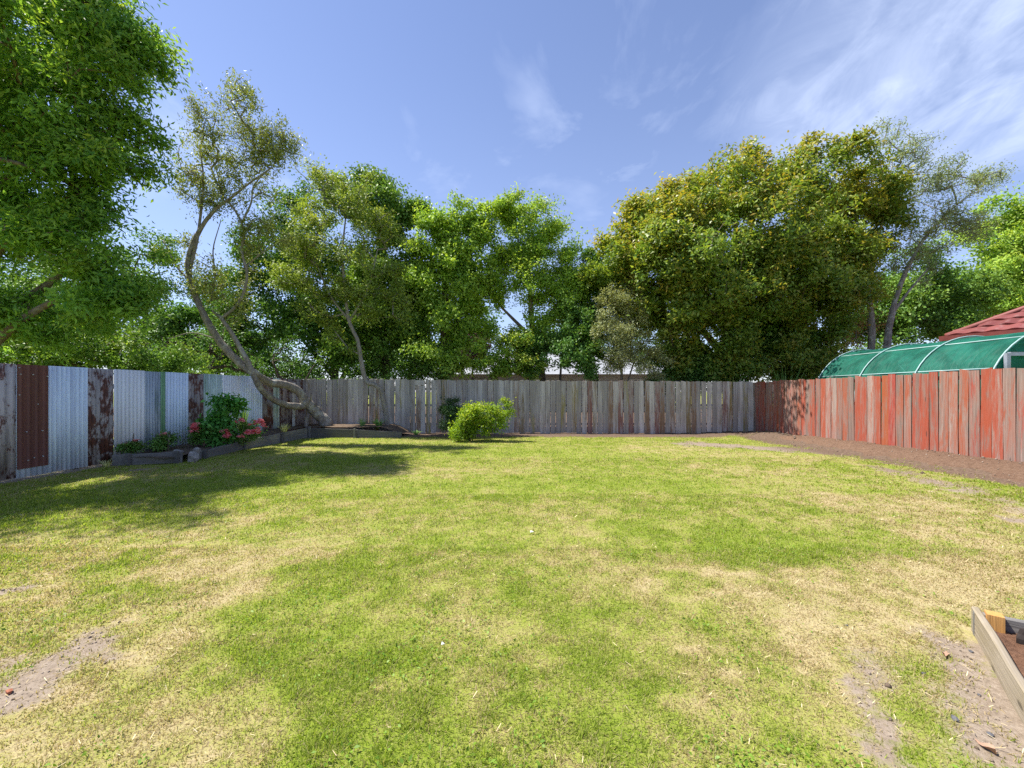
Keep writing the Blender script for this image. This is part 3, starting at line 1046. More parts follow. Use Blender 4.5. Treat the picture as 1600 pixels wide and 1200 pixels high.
def board(name, a, b, za0, za1, zb0, zb1, t, mat, label=None, parent=None):
    """a plank standing on edge from a to b (x, y); its outer face is on the right hand of a>b"""
    a = np.array(a, float); b = np.array(b, float)
    L = np.linalg.norm(b - a)
    rz = math.atan2(b[1] - a[1], b[0] - a[0])
    n = 7
    rg = random.Random(int(L * 1000) + len(name))
    V, Fc = [], []
    for i in range(n):
        s = i / (n - 1)
        z0 = za0 + (zb0 - za0) * s; z1 = za1 + (zb1 - za1) * s
        e = rg.uniform(-.004, .004); h = rg.uniform(-.006, .006)
        c = .006
        V += [(L * s, e, z0), (L * s, e, z1 - c + h), (L * s, e + c, z1 + h), (L * s, e + t - c, z1 + h), (L * s, e + t, z1 - c + h), (L * s, e + t, z0)]
    for i in range(n - 1):
        for j in range(6):
            q = (j + 1) % 6
            Fc.append((i * 6 + j, (i + 1) * 6 + j, (i + 1) * 6 + q, i * 6 + q))
    Fc += [(0, 1, 2, 3, 4, 5), tuple((n - 1) * 6 + j for j in (5, 4, 3, 2, 1, 0))]
    o = link(name, py_mesh(name, V, Fc, mat), parent, (a[0], a[1], 0))
    o.rotation_euler = (0, 0, rz)
    return o


edge = empty('bed_edging', (-6.4, 8.0, 0))
tag(edge, 'low grey timber edging round the raised bed beside the iron fence', 'edging')
off = np.array((-6.4, 8.0))
for a, b, z0, z1 in (((-7.45, 7.60), (-6.42, 7.90), .19, .21), ((-6.33, 8.10), (-6.46, 9.70), .15, .20), ((-6.46, 9.72), (-6.48, 11.3), .20, .22),
                     ((-6.48, 11.32), (-6.46, 12.74), .22, .26), ((-6.44, 12.72), (-5.02, 12.66), .24, .20), ((-5.0, 12.66), (-3.58, 12.60), .19, .13)):
    g0 = float(ground_z(*a)) - .04; g1 = float(ground_z(*b)) - .04
    board('plank', np.array(a) - off, np.array(b) - off, g0, z0, g1, z1, .045, M['edging'], parent=edge)
for x, y, h in ((-7.18, 7.645, .22), (-6.47, 7.86, .23), (-6.29, 8.35, .19), (-6.40, 9.74, .23), (-6.42, 11.30, .25), (-6.40, 12.70, .29), (-5.0, 12.61, .23)):
    MB().box(-.03, .03, -.03, .03, -.1, h).build('peg', M['edging'], edge, loc=(x - off[0], y - off[1] - .02, 0))
# lumps of broken stone at the bend of the edging
STONE = plain('grey stone', (.27, .25, .23), .9, 0, .2, .35, 25)


def rock(name, loc, s, mat, seed, sub=2):
    rg = np.random.default_rng(seed)
    import bmesh
    bm = bmesh.new()
    bmesh.ops.create_icosphere(bm, subdivisions=sub, radius=1.0)
    ph = rg.uniform(0, 6, 6)
    for v in bm.verts:
        c = v.co
        k = 1 + .22 * math.sin(2.3 * c.x + ph[0]) * math.sin(2.7 * c.y + ph[1]) + .15 * math.sin(4.1 * c.z + ph[2] + 2 * c.x) + rg.normal(0, .05)
        v.co = Vector((c.x * s[0] * k, c.y * s[1] * k, max(c.z, -.5) * s[2] * k))
    me = bpy.data.meshes.new(name); bm.to_mesh(me); bm.free()
    me.materials.append(mat)
    o = link(name, me, None, loc)
    o.rotation_euler = (0, 0, rg.uniform(0, 6))
    return o


for i, (x, y, s, lab) in enumerate((((-6.28), 8.0, (.10, .08, .13), 'largest broken grey stone at the bend of the bed edging'), (-6.38, 8.22, (.07, .07, .09), 'small grey stone lying on the soil behind the edging bend'),
                                    (-6.62, 8.05, (.09, .06, .06), 'flat grey stone on the bed soil beside the front plank'))):
    z = .06 if i == 0 else .17
    tag(rock('edging_stone', (x, y, z), s, STONE, 40 + i), lab, 'stone', 'stones at the bend of the bed edging')

# ------------------------------------------------------------------ raised bed in the lower right
rb = empty('raised_planter', (RB_C[0], RB_C[1], 0))
tag(rb, 'timber raised planter box with bleached boards in the lower right corner', 'planter')
gz = float(ground_z(*RB_C))
Lr, Wr = 1.95, 1.25
zt = .138
pa = np.zeros(2); pb = RB_A * Lr; pc = RB_B * Wr; pd = pb + pc
board('board', pa, pb, gz - .05, zt, gz - .05, zt, .032, M['bed_board'], parent=rb)           # long side facing the lawn
board('board', pc + RB_A * .04, pa + RB_A * .04, gz - .05, zt - .006, gz - .05, zt - .006, .032, M['edging'], parent=rb)
board('board', pd, pc, gz - .05, zt, gz - .05, zt, .032, M['bed_board'], parent=rb)
board('board', pb - RB_A * .04, pd - RB_A * .04, gz - .05, zt, gz - .05, zt, .032, M['bed_board'], parent=rb)
ang = math.atan2(RB_A[1], RB_A[0])
for q in (RB_A * .075 + RB_B * .075, RB_A * .075 + RB_B * (Wr - .075), RB_A * (Lr - .08) + RB_B * .08, RB_A * (Lr - .08) + RB_B * (Wr - .08)):
    o = MB().box(-.032, .032, -.032, .032, -.05, zt + .008).build('corner_peg', M['fresh_wood'], rb, loc=(q[0], q[1], 0))
    o.rotation_euler = (0, 0, ang)
MULCH = NT('dark potting mulch')
_p = MULCH.pos()
_a = MULCH.noise(_p, 60, 5, .7); _b = MULCH.noise(_p, 200, 3, .7)
MULCH = MULCH.done(MULCH.bsdf(MULCH.ramp(MULCH.math('ADD', MULCH.math('MULTIPLY', _a, .6), MULCH.math('MULTIPLY', _b, .4)), [(.3, (.055, .028, .018)), (.5, (.15, .08, .05)), (.72, (.27, .16, .105))]),
                              .95, 0, .1, MULCH.bump(_a, .8, .02)))
us = np.arange(.03, Lr - .02, .025); vs = np.arange(.03, Wr - .02, .025)
U, W = np.meshgrid(us, vs)
X = RB_A[0] * U + RB_B[0] * W; Y = RB_A[1] * U + RB_B[1] * W
Z = .075 + .05 * (fbm(U * 9, W * 9, 3, 77) - .5) + .03 * (fbm(U * 30, W * 30, 2, 78) - .5)
i = np.arange(U.size).reshape(U.shape)
q = np.stack([i[:-1, :-1], i[:-1, 1:], i[1:, 1:], i[1:, :-1]], -1).reshape(-1, 4)
link('soil', np_mesh('soil', np.stack([X.ravel(), Y.ravel(), Z.ravel()], -1), q, MULCH, None, True), rb)
hole = RB_C + RB_A * .17 + RB_B * .16
lump = rock('bark_lump', (hole[0], hole[1], .09), (.035, .03, .05), plain('black bark', (.03, .022, .02), .9), 71)
tag(lump, 'black crumbly lump of bark on the planter soil', 'bark lump')

# turned soil along the right fence
STRIP = NT('turned brown soil')
_p = STRIP.pos()
_a = STRIP.noise(_p, 22, 6, .7); _b = STRIP.noise(_p, 90, 4, .7)
STRIP = STRIP.done(STRIP.bsdf(STRIP.ramp(STRIP.math('ADD', STRIP.math('MULTIPLY', _a, .55), STRIP.math('MULTIPLY', _b, .45)), [(.3, (.085, .05, .033)), (.5, (.185, .115, .078)), (.72, (.30, .21, .15))]),
                              .95, 0, .1, STRIP.bump(STRIP.math('ADD', _a, _b), .8, .03)))


def strip_in(x, y):
    d = right_x(y) - x
    return (d > -.03) & (d < 1.35) & (y > 1.8) & (y < 12.6)


def strip_z(x, y):
    d = (right_x(y) - x) * (1 + .7 * (fbm(y * 1.3, y * 0 + 3, 3, 8) - .5) + .5 * (fbm(x * 4, y * 4, 3, 18) - .5))
    return ground_z(x, y) - .05 + .11 * sstep(1.0, .45, d) * sstep(12.5, 11.4, y) + .06 * (fbm(x * 6, y * 6, 4, 14) - .45) * sstep(.95, .5, d)


tag(link('soil_strip', soil_mesh('soil_strip', strip_in, 6.5, 8.75, 1.8, 12.6, .05, strip_z, STRIP)), kind='structure', label='turned brown soil heaped along the red fence')

# ------------------------------------------------------------------ things behind the right fence
# shade-cloth tunnel house
tun = empty('tunnel_greenhouse', (10.4, 10.2, 0))
tag(tun, 'tunnel greenhouse covered in green shade cloth over pale hoops behind the red fence', 'greenhouse')
n = NT('green shade cloth')
o_ = n.pos()
w1 = n.noise(n.map(o_, (2, 2, 2)), 1.4, 4, .6)
cl = n.mix(n.rng(w1, .3, .7), (.005, .12, .085), (.025, .24, .17))
dirt = n.noise(n.map(o_, (3, 9, 1.2)), 1.0, 6, .7)
cl = n.mix(n.rng(dirt, .5, .75, 0.0, .45), cl, (.09, .22, .16))
wr = n.noise(n.map(o_, (2.5, 7, 2.5)), 1.0, 5, .65, .8)
sh = n.smix(.45, n.bsdf(cl, .55, 0, .4, n.bump(wr, .7, .06)), n.translucent(n.mix(1.0, cl, (.6, 1.2, 1.1), 'MULTIPLY')))
tr = n.N.new('ShaderNodeBsdfTransparent')
tr.inputs[0].default_value = (.55, .95, .85, 1)
M['cloth'] = n.done(n.smix(.16, sh, tr.outputs[0]))
M['hoop'] = plain('pale hoop pipe', (.29, .43, .42), .45, 0, .4, .1)
M['alu'] = plain('grey aluminium frame', (.42, .45, .52), .4, .5)
hoops = [12.55, 11.04, 9.5, 7.93]


def arc(r, n=22, legs=True, zc=1.1):
    pts = [(-r, 0.0)] if legs else []
    for i in range(n + 1):
        a = PI - PI * i / n
        pts.append((r * math.cos(a), zc + r * math.sin(a)))
    if legs: pts.append((r, 0.0))
    return pts


prof = arc(1.5, 26)
for k in range(3):
    Y0, Y1 = hoops[k], hoops[k + 1]
    V, Fc = [], []
    m = 6
    for j in range(m + 1):
        t = j / m
        sag = .03 * math.sin(PI * t)
        for (x, z) in prof:
            cz = z - 1.1 if z > 1.1 else 0
            ln = math.hypot(x, cz) + 1e-6
            V.append((x * (1 - sag / 1.5), (Y0 + (Y1 - Y0) * t) - 10.2, z - sag * cz / ln))
    npf = len(prof)
    for j in range(m):
        for i in range(npf - 1): Fc.append((j * npf + i, j * npf + i + 1, (j + 1) * npf + i + 1, (j + 1) * npf + i))
    link('cover', py_mesh('cover', V, Fc, M['cloth'], True), tun)
for Y in hoops:
    mb = MB(); mb.tube([(x * 1.012, Y - 10.2, z + (.02 if z > 1.1 else 0)) for x, z in prof], .015, 8)
    mb.build('hoop', M['hoop'], tun, True)
for a in (28, 62, 118, 152):
    r = math.radians(a)
    mb = MB(); mb.tube([(1.487 * math.cos(r), hoops[0] - 10.2, 1.1 + 1.487 * math.sin(r)), (1.487 * math.cos(r), hoops[3] - 10.2, 1.1 + 1.487 * math.sin(r))], .016, 6)
    mb.build('purlin', M['hoop'], tun, True)
for Y, nm in ((hoops[0] - 10.2, 'end_panel'), (hoops[3] - 10.2, 'end_panel')):
    V = [(x * .985, Y + (.0), z) for x, z in prof]
    link(nm, py_mesh(nm, V, [tuple(range(len(V)))], M['cloth']), tun)
yf = hoops[3] - 10.2 - .05
for x0, x1, z0, z1 in ((-1.20, -1.13, 0, 2.08), (.55, .62, 0, 2.45), (-1.13, .55, 2.03, 2.10), (-.30, -.23, 0, 2.03), (-1.13, -.30, 1.0, 1.06)):
    MB().box(x0, x1, yf - .03, yf + .03, z0, z1).build('frame_bar', M['alu'], tun)
MB().box(-.9, -.86, hoops[0] - 10.2 - .06, hoops[0] - 10.2 - .02, 0, 2.35).build('frame_bar', M['hoop'], tun)

# neighbour's house with red tiled hip roof
HC = np.array((12.3, 12.0)); HD = np.array((.406, -.914)); HE = np.array((.914, .406))
ez, sl = 2.94, math.tan(math.radians(30))
house = empty('red_roofed_house', (HC[0], HC[1], 0), math.atan2(HD[1], HD[0]))
tag(house, 'house with red tiled hip roof behind the green tunnel greenhouse', 'house')
# local frame: x along the eave (towards the camera), y inwards
LX, LY = 12.0, 8.0
M['brickwall'] = plain('house wall', (.30, .22, .18), .85)
M['roof_red'] = None
n = NT('red roof tile')
rr = n.rand()
c = n.mix(rr, (.145, .036, .033), (.235, .066, .06))
c = n.mix(n.rng(n.noise(n.pos(), 7, 5, .65), .5, .75, 0.0, .5), c, (.30, .20, .19))
M['roof_red'] = n.done(n.bsdf(c, .6, 0, .4))
M['fascia'] = plain('red gutter', (.16, .035, .028), .5)
MB().box(.5, LX - .5, .5, LY - .5, 0, ez - .1).build('wall', M['brickwall'], house)
rd = LY / 2
hz = ez + sl * rd
V = [(0, 0, ez), (LX, 0, ez), (LX, LY, ez), (0, LY, ez), (rd, rd, hz), (LX - rd, rd, hz)]
roof = link('roof', py_mesh('roof', V, [(0, 1, 5, 4), (1, 2, 5), (2, 3, 4, 5), (3, 0, 4)], M['fascia']), house)
MB().box(-.1, LX + .1, -.12, .0, ez - .13, ez + .01).build('gutter', M['fascia'], roof)
MB().box(-.12, .0, -.10, LY + .1, ez - .13, ez + .008).build('gutter', M['fascia'], roof)
MB().box(0.02, LX - .02, .02, .5, ez - .1, ez - .06).build('soffit', M['fascia'], roof)
# pressed tiles on the slope that faces the yard
tw, tl = .37, .36
ca, sa = math.cos(math.radians(30)), math.sin(math.radians(30))
mb = MB()
segs = 8
V, Fc = [], []
for j, (ln, up) in enumerate(((0.0, .0), (0.0, .045), (tl + .02, .012))):
    for i in range(segs + 1):
        x = tw * i / segs
        w = .03 * (1 - math.cos(2 * PI * i / segs)) * .5
        V.append((x, ln * ca - (up + w) * sa, ln * sa + (up + w) * ca))
for j in range(2):
    for i in range(segs): Fc.append((j * (segs + 1) + i, j * (segs + 1) + i + 1, (j + 1) * (segs + 1) + i + 1, (j + 1) * (segs + 1) + i))
tile = py_mesh('roof_tile', V, Fc, M['roof_red'])
row = 0
s = 0.0
while s < rd / ca - .1:
    a0 = s * ca
    x = a0 + .04 + (tw * .5 if row % 2 else 0)
    while x + tw < min(LX - a0, 5.2):
        link('roof_tile', tile, roof, (x, a0 - .02, ez + s * sa))
        x += tw
    s += tl; row += 1
mb = MB()
mb.tube([(0, 0, ez + .02), (rd, rd, hz + .04)], .07, 8)
mb.build('hip_cap', M['roof_red'], roof, True)
mb = MB(); mb.tube([(rd, rd, hz + .04), (LX - rd, rd, hz + .04)], .07, 8); mb.build('ridge_cap', M['roof_red'], roof, True)

# pale house glimpsed through the trees behind
M['weatherboard'] = plain('white weatherboard', (.40, .41, .41), .7)
M['roof_grey'] = plain('grey iron roof', (.33, .34, .36), .55)
M['dark_glass'] = plain('window glass', (.05, .06, .08), .12, 0, .6)
M['window_trim'] = plain('white window trim', (.7, .7, .68), .5)
bh = empty('pale_house', (2.6, 29.0, 0))
tag(bh, 'pale house with grey roof glimpsed between the trees behind the back fence', 'house')
for k in range(11):
    MB().add([(-8, -.03 - .0, .24 * k), (8, -.03, .24 * k), (8, .0, .24 * k + .24), (-8, .0, .24 * k + .24)], [(0, 1, 2, 3)]).build('weatherboard', M['weatherboard'], bh)
MB().box(-8, 8, .02, 7, 0, 2.6).build('wall', M['weatherboard'], bh)
V = [(-8.5, -.6, 2.55), (8.5, -.6, 2.55), (8.5, 7.6, 2.55), (-8.5, 7.6, 2.55), (-4.5, 3.5, 4.3), (4.5, 3.5, 4.3)]
link('roof', py_mesh('roof', V, [(0, 1, 5, 4), (1, 2, 5), (2, 3, 4, 5), (3, 0, 4), (3, 2, 1, 0)], M['roof_grey']), bh)
for x in (-5.5, -1.6, 2.4, 5.6):
    w = MB().box(x - .6, x + .6, -.08, -.04, 1.0, 2.2).build('window', M['window_trim'], bh)
    for q in (-1, 1):
        MB().box(x + (.04 if q > 0 else -.54), x + (.54 if q > 0 else -.04), -.095, -.082, 1.06, 2.14).build('pane', M['dark_glass'], w)

# ------------------------------------------------------------------ trees and shrubs
gz0 = -.07
# big ash on the left
plant('ash_tree', 'large leafy ash tree overhanging the iron fence at the left edge', 'tree', (-12.2, 9.2, 0),
      [[(-12.2, 9.2, 0, .32), (-12.1, 9.2, 2.0, .27), (-12.2, 9.1, 4.0, .24), (-12.0, 9.1, 7.0, .16), (-11.6, 9.2, 10.5, .06)],
       [(-12.15, 9.2, 2.0, .14), (-11.4, 9.1, 2.5, .10), (-10.2, 9.0, 3.25, .06), (-9.0, 9.0, 3.6, .025)],
       [(-12.1, 9.1, 3.5, .14), (-11.3, 9.0, 4.4, .10), (-10.2, 8.9, 5.1, .05), (-9.3, 8.8, 5.7, .02)],
       [(-12.1, 9.1, 4.5, .13), (-11.0, 9.0, 6.0, .09), (-9.8, 9.0, 7.4, .04)],
       [(-12.1, 9.2, 3.0, .12), (-11.2, 9.6, 3.6, .09), (-9.9, 9.6, 4.7, .03)]],
      LB([(20, 40, 140, 100, 9, 1.6), (140, 5, 95, 55, 9, 1.2), (190, 95, 62, 75, 9, 1.1), (100, 195, 135, 95, 8.8, 1.3), (205, 175, 58, 58, 9, 1.0), (175, 275, 70, 65, 9, 1.0),
          (40, 300, 125, 80, 8.8, 1.3), (150, 370, 85, 60, 9, 1.0), (30, 425, 100, 50, 9.2, 1.1), (175, 450, 58, 42, 9, .8), (60, 480, 90, 45, 9.4, .9), (-30, 520, 80, 45, 9.4, .9), (110, 525, 60, 28, 9.6, .6), (170, 510, 50, 30, 9.6, .6), (-130, 190, 160, 210, 9, 1.7), (0, -60, 190, 55, 9.2, 1.3), (215, 60, 38, 45, 9, .8), (180, 5, 55, 45, 9, .9)]) + [(np.array((-10.1, 5.6, 7.0)), np.array((1.5, 1.1, 1.9))), (np.array((-9.9, 6.9, 8.2)), np.array((1.2, .9, 1.4)))],
      1280, 64, (.125, .033), M['ash'], M['bark_brown'], 101, spread=.34, shell=.3, up=.7, hang=.6, tips=.5, rmax=.09, cs=.2, twig=.008)
plant('yellow_green_shrub', 'green shrubs with yellow tips rising behind the iron fence', 'shrub', (-10.8, 11.2, 0),
      [[(-10.8, 11.2, 0, .07), (-10.7, 11.2, 1.5, .05), (-10.6, 11.2, 2.2, .02)]],
      LB([(40, 545, 80, 45, 11.2, .8), (150, 550, 80, 38, 11.2, .8), (235, 560, 60, 35, 11.4, .7), (-60, 540, 80, 50, 11, .8), (110, 515, 60, 30, 11.6, .6)]),
      420, 62, (.075, .035), M['ivy'], M['bark_brown'], 102, spread=.22, shell=.2, tips=.7)
plant('spreading_green_tree', 'light green tree filling the gap low behind the ash', 'tree', (-17.5, 19.0, 0),
      [[(-17.5, 19, 0, .22), (-17.3, 19, 2.5, .18), (-17, 19, 5.5, .06)], [(-17.3, 19, 2.0, .12), (-14.5, 18.8, 4.0, .04)], [(-17.3, 19, 2.2, .12), (-20, 18.8, 4.2, .04)]],
      LB([(70, 470, 150, 80, 18.5, 1.8), (230, 490, 90, 75, 18.5, 1.6), (-60, 450, 120, 110, 18.5, 1.8), (150, 420, 90, 60, 19, 1.5), (300, 540, 60, 40, 18, 1.2), (275, 440, 45, 45, 18.5, 1.2), (310, 480, 45, 45, 18.3, 1.1), (250, 400, 40, 40, 18.6, 1.1)]),
      520, 62, (.10, .05), M['ivy'], M['bark_brown'], 103, spread=.42, shell=.3)
plant('bare_twig_shrub', 'tangled dark twiggy shrub with few leaves beside the leaning trunk', 'shrub', (-8.1, 14.6, 0),
      [[(-8.1, 14.6, 0, .06), (-8.3, 14.6, 1.4, .05), (-8.6, 14.5, 2.4, .03)], [(-8.1, 14.6, .8, .05), (-7.2, 14.6, 2.3, .02)], [(-8.1, 14.6, .8, .05), (-9.3, 14.5, 2.0, .02)]],
      LB([(270, 540, 60, 45, 14.5, .5), (350, 545, 55, 40, 14.6, .5), (220, 560, 40, 30, 14.4, .4), (430, 560, 50, 30, 14.8, .4)]),
      300, 16, (.06, .03), M['deep'], M['bark_dark'], 104, spread=.2, shell=.1, bare=.45, twig=.007, wander=.25)

# the leaning tree, rooted in the corner bed
bz = .22
tp = [[T(514, 668, 13.3, .21), T(507, 658, 13.25, .185), T(496, 646, 13.15, .17), T(484, 634, 13.0, .16), T(474, 627, 12.85, .155)],
      [T(477, 630, 12.9, .13), T(469, 614, 12.75, .125), T(455, 605, 12.55, .12), T(437, 600, 12.2, .115), T(421, 598, 11.8, .112), T(407, 590, 11.35, .105), T(396, 582, 11.05, .10),
       T(380, 571, 11.0, .10), T(362, 555, 11.0, .098), T(344, 534, 11.0, .09), T(327, 508, 11.0, .085), T(311, 476, 11.0, .078), T(298, 442, 11.0, .07), T(294, 412, 11.0, .066), T(301, 382, 11.0, .06),
       T(317, 352, 11.0, .05), T(336, 328, 11.0, .04), T(362, 308, 11.0, .032), T(390, 286, 11.0, .024), T(425, 262, 11.0, .014)],
      [T(480, 634, 12.95, .105), T(465, 635, 12.65, .10), T(447, 633, 12.25, .095), T(431, 626, 11.85, .09), T(416, 616, 11.5, .085), T(406, 606, 11.25, .08), T(399, 592, 11.05, .072), T(392, 577, 10.95, .07),
       T(385, 561, 10.9, .066), T(373, 540, 10.9, .06), T(360, 518, 10.9, .055), T(346, 498, 10.9, .045), T(332, 486, 11, .03)],
      [T(296, 425, 11.0, .045), T(309, 368, 11.0, .036), T(315, 320, 11.0, .03), T(318, 280, 11.0, .022), T(312, 230, 11.0, .012)],
      [T(346, 498, 10.9, .04), T(375, 470, 11.0, .035), T(386, 430, 11.0, .034), T(378, 395, 11.1, .034), T(381, 360, 11.1, .03), T(368, 330, 11.1, .026), T(345, 300, 11.1, .022), T(330, 262, 11.1, .014)],
      [T(378, 348, 11.1, .026), T(392, 318, 11.1, .022), T(398, 288, 11.1, .016), T(430, 255, 11.0, .008)],
      [T(330, 470, 11.1, .02), T(336, 430, 11.1, .017), T(333, 390, 11.1, .015), T(345, 345, 11.1, .009)],
      [T(298, 440, 11, .03), T(275, 415, 11, .02), T(255, 375, 11, .01)], [T(380, 420, 11.1, .02), T(410, 395, 11.1, .014), T(450, 370, 11.2, .006)], [T(340, 530, 11, .02), T(300, 520, 11, .013), T(262, 530, 11, .006)]]
plant('leaning_tree', 'leaning tree with a looping forked grey trunk and sparse olive crown in the corner bed', 'tree', (*P(514, 664, 13.3)[:2], bz - .05), tp,
      LB([(370, 185, 65, 60, 11.0, .8), (345, 245, 80, 55, 11.0, .8), (420, 215, 45, 55, 11.0, .7), (300, 210, 40, 50, 11.0, .6), (385, 145, 30, 25, 11.0, .4), (440, 240, 22, 35, 11, .4), (360, 300, 75, 35, 11.1, .5), (295, 290, 40, 50, 11.1, .4), (405, 340, 40, 50, 11.2, .4), (370, 410, 35, 50, 11.2, .4), (310, 430, 35, 60, 11.2, .35), (270, 380, 30, 40, 11, .3), (440, 370, 25, 25, 11.2, .3), (345, 480, 40, 30, 11.1, .3)]),
      640, 30, (.075, .020), M['olive'], M['bark_grey'], 105, spread=.22, shell=.25, up=.3, hang=-.5, tips=.5, twig=.0055, rmax=.028, along=.9, bare=.25, stretch=(.75, .75, 1.1))

plant('crooked_olive_tree', 'crooked thin tree with yellow olive crown against the grey paling fence', 'tree', (*P(604, 665, 13.55)[:2], bz - .03),
      [[T(605, 668, 13.6, .085), T(602, 640, 13.6, .08), T(596, 612, 13.55, .075), T(585, 601, 13.5, .075), T(573, 597, 13.5, .075), T(567, 578, 13.5, .07), T(563, 555, 13.5, .065), T(558, 530, 13.5, .06), T(545, 500, 13.5, .055), T(540, 460, 13.5, .05), T(535, 400, 13.6, .035), T(540, 340, 13.8, .02)],
       [T(546, 502, 13.5, .04), T(575, 450, 13.6, .03), T(590, 390, 13.8, .015)], [T(545, 500, 13.5, .04), T(515, 460, 13.5, .03), T(490, 400, 13.6, .015)]],
      LB([(515, 325, 65, 58, 14, .9), (555, 305, 55, 45, 14.2, .8), (485, 395, 55, 60, 13.6, .8), (585, 390, 55, 75, 14, .8), (545, 420, 70, 55, 13.7, .7), (510, 475, 45, 35, 13.6, .6), (565, 470, 50, 35, 13.7, .6), (545, 535, 22, 20, 13.5, .3), (500, 280, 30, 25, 14, .5), (470, 470, 35, 45, 13.6, .5), (600, 480, 40, 40, 13.8, .5), (520, 520, 40, 25, 13.6, .4), (625, 430, 25, 40, 14, .5), (455, 420, 25, 35, 13.7, .4)]),
      640, 52, (.08, .03), M['yolive'], M['bark_pale'], 106, spread=.25, shell=.25, tips=.6, bare=.28, hang=.2, twig=.008)
plant('dark_thicket_tree', 'dark dense tree behind the leaning tree and back fence', 'tree', (-7.6, 17.3, 0),
      [[(-7.6, 17.3, 0, .2), (-7.7, 17.3, 2.5, .17), (-7.4, 17.4, 5.5, .06)], [(-7.6, 17.3, 1.8, .1), (-9.4, 17.2, 4.0, .04)], [(-7.6, 17.3, 1.5, .1), (-6.0, 17.2, 4.5, .04)]],
      LB([(420, 480, 75, 75, 17.2, 1.0), (500, 440, 90, 130, 17.4, 1.2), (455, 545, 110, 50, 16.8, .8), (430, 400, 55, 60, 17.4, .9), (360, 550, 50, 45, 17, .8), (350, 450, 30, 50, 17.2, .7), (540, 540, 60, 60, 16.8, .8), (560, 470, 60, 70, 17, .8), (450, 350, 40, 45, 17.4, .8), (470, 300, 30, 30, 17.5, .7), (620, 560, 40, 40, 16.8, .7), (300, 480, 45, 50, 17.2, .8), (340, 530, 50, 40, 17, .8), (265, 520, 45, 45, 17.2, .8), (390, 430, 40, 50, 17.3, .8)]),
      760, 66, (.11, .055), M['deep'], M['bark_dark'], 107, spread=.36, shell=.2, tips=.25)
plant('ivy_clad_tree', 'tall ivy clad tree behind the crooked olive tree', 'tree', (-5.3, 16.6, 0),
      [[(-5.3, 16.6, 0, .22), (-5.4, 16.6, 3, .18), (-5.5, 16.7, 5.5, .12), (-5.6, 16.7, 8.0, .04)]],
      LB([(590, 330, 45, 55, 16.8, 1.0), (605, 395, 42, 60, 16.6, 1.0), (600, 460, 55, 70, 16.4, 1.0), (595, 540, 68, 60, 16.0, .8), (560, 300, 40, 35, 17, .8), (630, 500, 30, 60, 16.2, .7), (650, 390, 28, 55, 16.6, .7), (640, 330, 22, 30, 16.8, .6), (655, 470, 30, 55, 16.4, .7), (655, 550, 35, 45, 16.2, .7)]),
      620, 72, (.10, .06), M['ivy'], M['bark_dark'], 108, spread=.33, shell=.25, tips=.5)
plant('ivy_column_tree', 'ivy wrapped tree with light green top left of the centre gap', 'tree', (-2.95, 16.2, 0),
      [[(-2.95, 16.2, 0, .2), (-2.95, 16.2, 3, .16), (-2.9, 16.2, 6.0, .10), (-2.8, 16.2, 8.0, .04)], [(-2.95, 16.2, 3.2, .09), (-2.0, 16.1, 4.6, .05), (-.8, 16.2, 5.4, .02)]],
      LB([(700, 355, 50, 38, 16.4, .9), (690, 420, 52, 50, 16.2, 1.0), (688, 490, 42, 60, 16.0, .8), (685, 560, 36, 50, 15.7, .7), (735, 385, 35, 40, 16.3, .8), (650, 440, 25, 40, 16.0, .6), (735, 460, 30, 30, 16.1, .6), (755, 350, 30, 28, 16.4, .7), (745, 420, 35, 35, 16.3, .7), (725, 520, 25, 35, 16, .6)]),
      560, 70, (.095, .055), M['bright'], M['bark_dark'], 109, spread=.31, shell=.25, tips=.35, bare=.05)
plant('open_crowned_tree', 'open bright green tree standing above the middle of the back fence', 'tree', (1.0, 16.6, 0),
      [[(1.0, 16.6, 0, .16), (.9, 16.6, 2.0, .13), (.5, 16.6, 4.0, .11), (.4, 16.6, 6.0, .06), (.5, 16.6, 8.2, .02)], [(.6, 16.6, 3.4, .08), (-.6, 16.6, 4.6, .05), (-1.2, 16.6, 5.4, .02)], [(.6, 16.6, 3.6, .08), (1.7, 16.6, 5.2, .04), (2.0, 16.6, 6.4, .02)], [(.95, 16.6, 1.5, .07), (-.8, 16.4, 2.5, .05), (-2.2, 16.3, 2.9, .02)]],
      LB([(830, 350, 52, 42, 16.6, 1.0), (790, 390, 50, 45, 16.4, 1.0), (865, 385, 40, 45, 16.6, 1.0), (845, 440, 55, 45, 16.4, .9), (885, 450, 30, 60, 16.4, .8), (790, 455, 50, 35, 16.3, .8), (850, 500, 50, 40, 16.2, .8), (915, 410, 18, 35, 16.8, .6), (760, 510, 35, 28, 16.2, .6), (905, 470, 32, 55, 16.8, .8), (900, 390, 25, 30, 16.8, .7), (800, 330, 28, 24, 16.6, .7), (860, 340, 25, 22, 16.6, .6), (925, 500, 25, 45, 17, .6), (760, 430, 35, 40, 16.4, .7), (820, 400, 45, 40, 16.8, .8), (870, 450, 40, 40, 16.8, .8), (915, 450, 25, 40, 16.6, .6)]),
      760, 58, (.09, .045), M['bright'], M['bark_brown'], 110, spread=.31, shell=.2, tips=.5, bare=.10, twig=.007)
plant('lime_green_shrub', 'bright lime green shrub leaning over the middle of the back fence', 'shrub', (-.6, 15.4, 0),
      [[(-.6, 15.4, 0, .05), (-.5, 15.4, 1.4, .04), (-.2, 15.4, 2.4, .02)]],
      LB([(775, 570, 38, 28, 15.4, .5), (800, 545, 45, 35, 15.4, .6), (760, 545, 22, 20, 15.4, .4), (825, 575, 35, 25, 15.4, .5)]), 200, 50, (.075, .04), M['bright'], M['bark_brown'], 111, spread=.2, shell=.2, tips=.8)
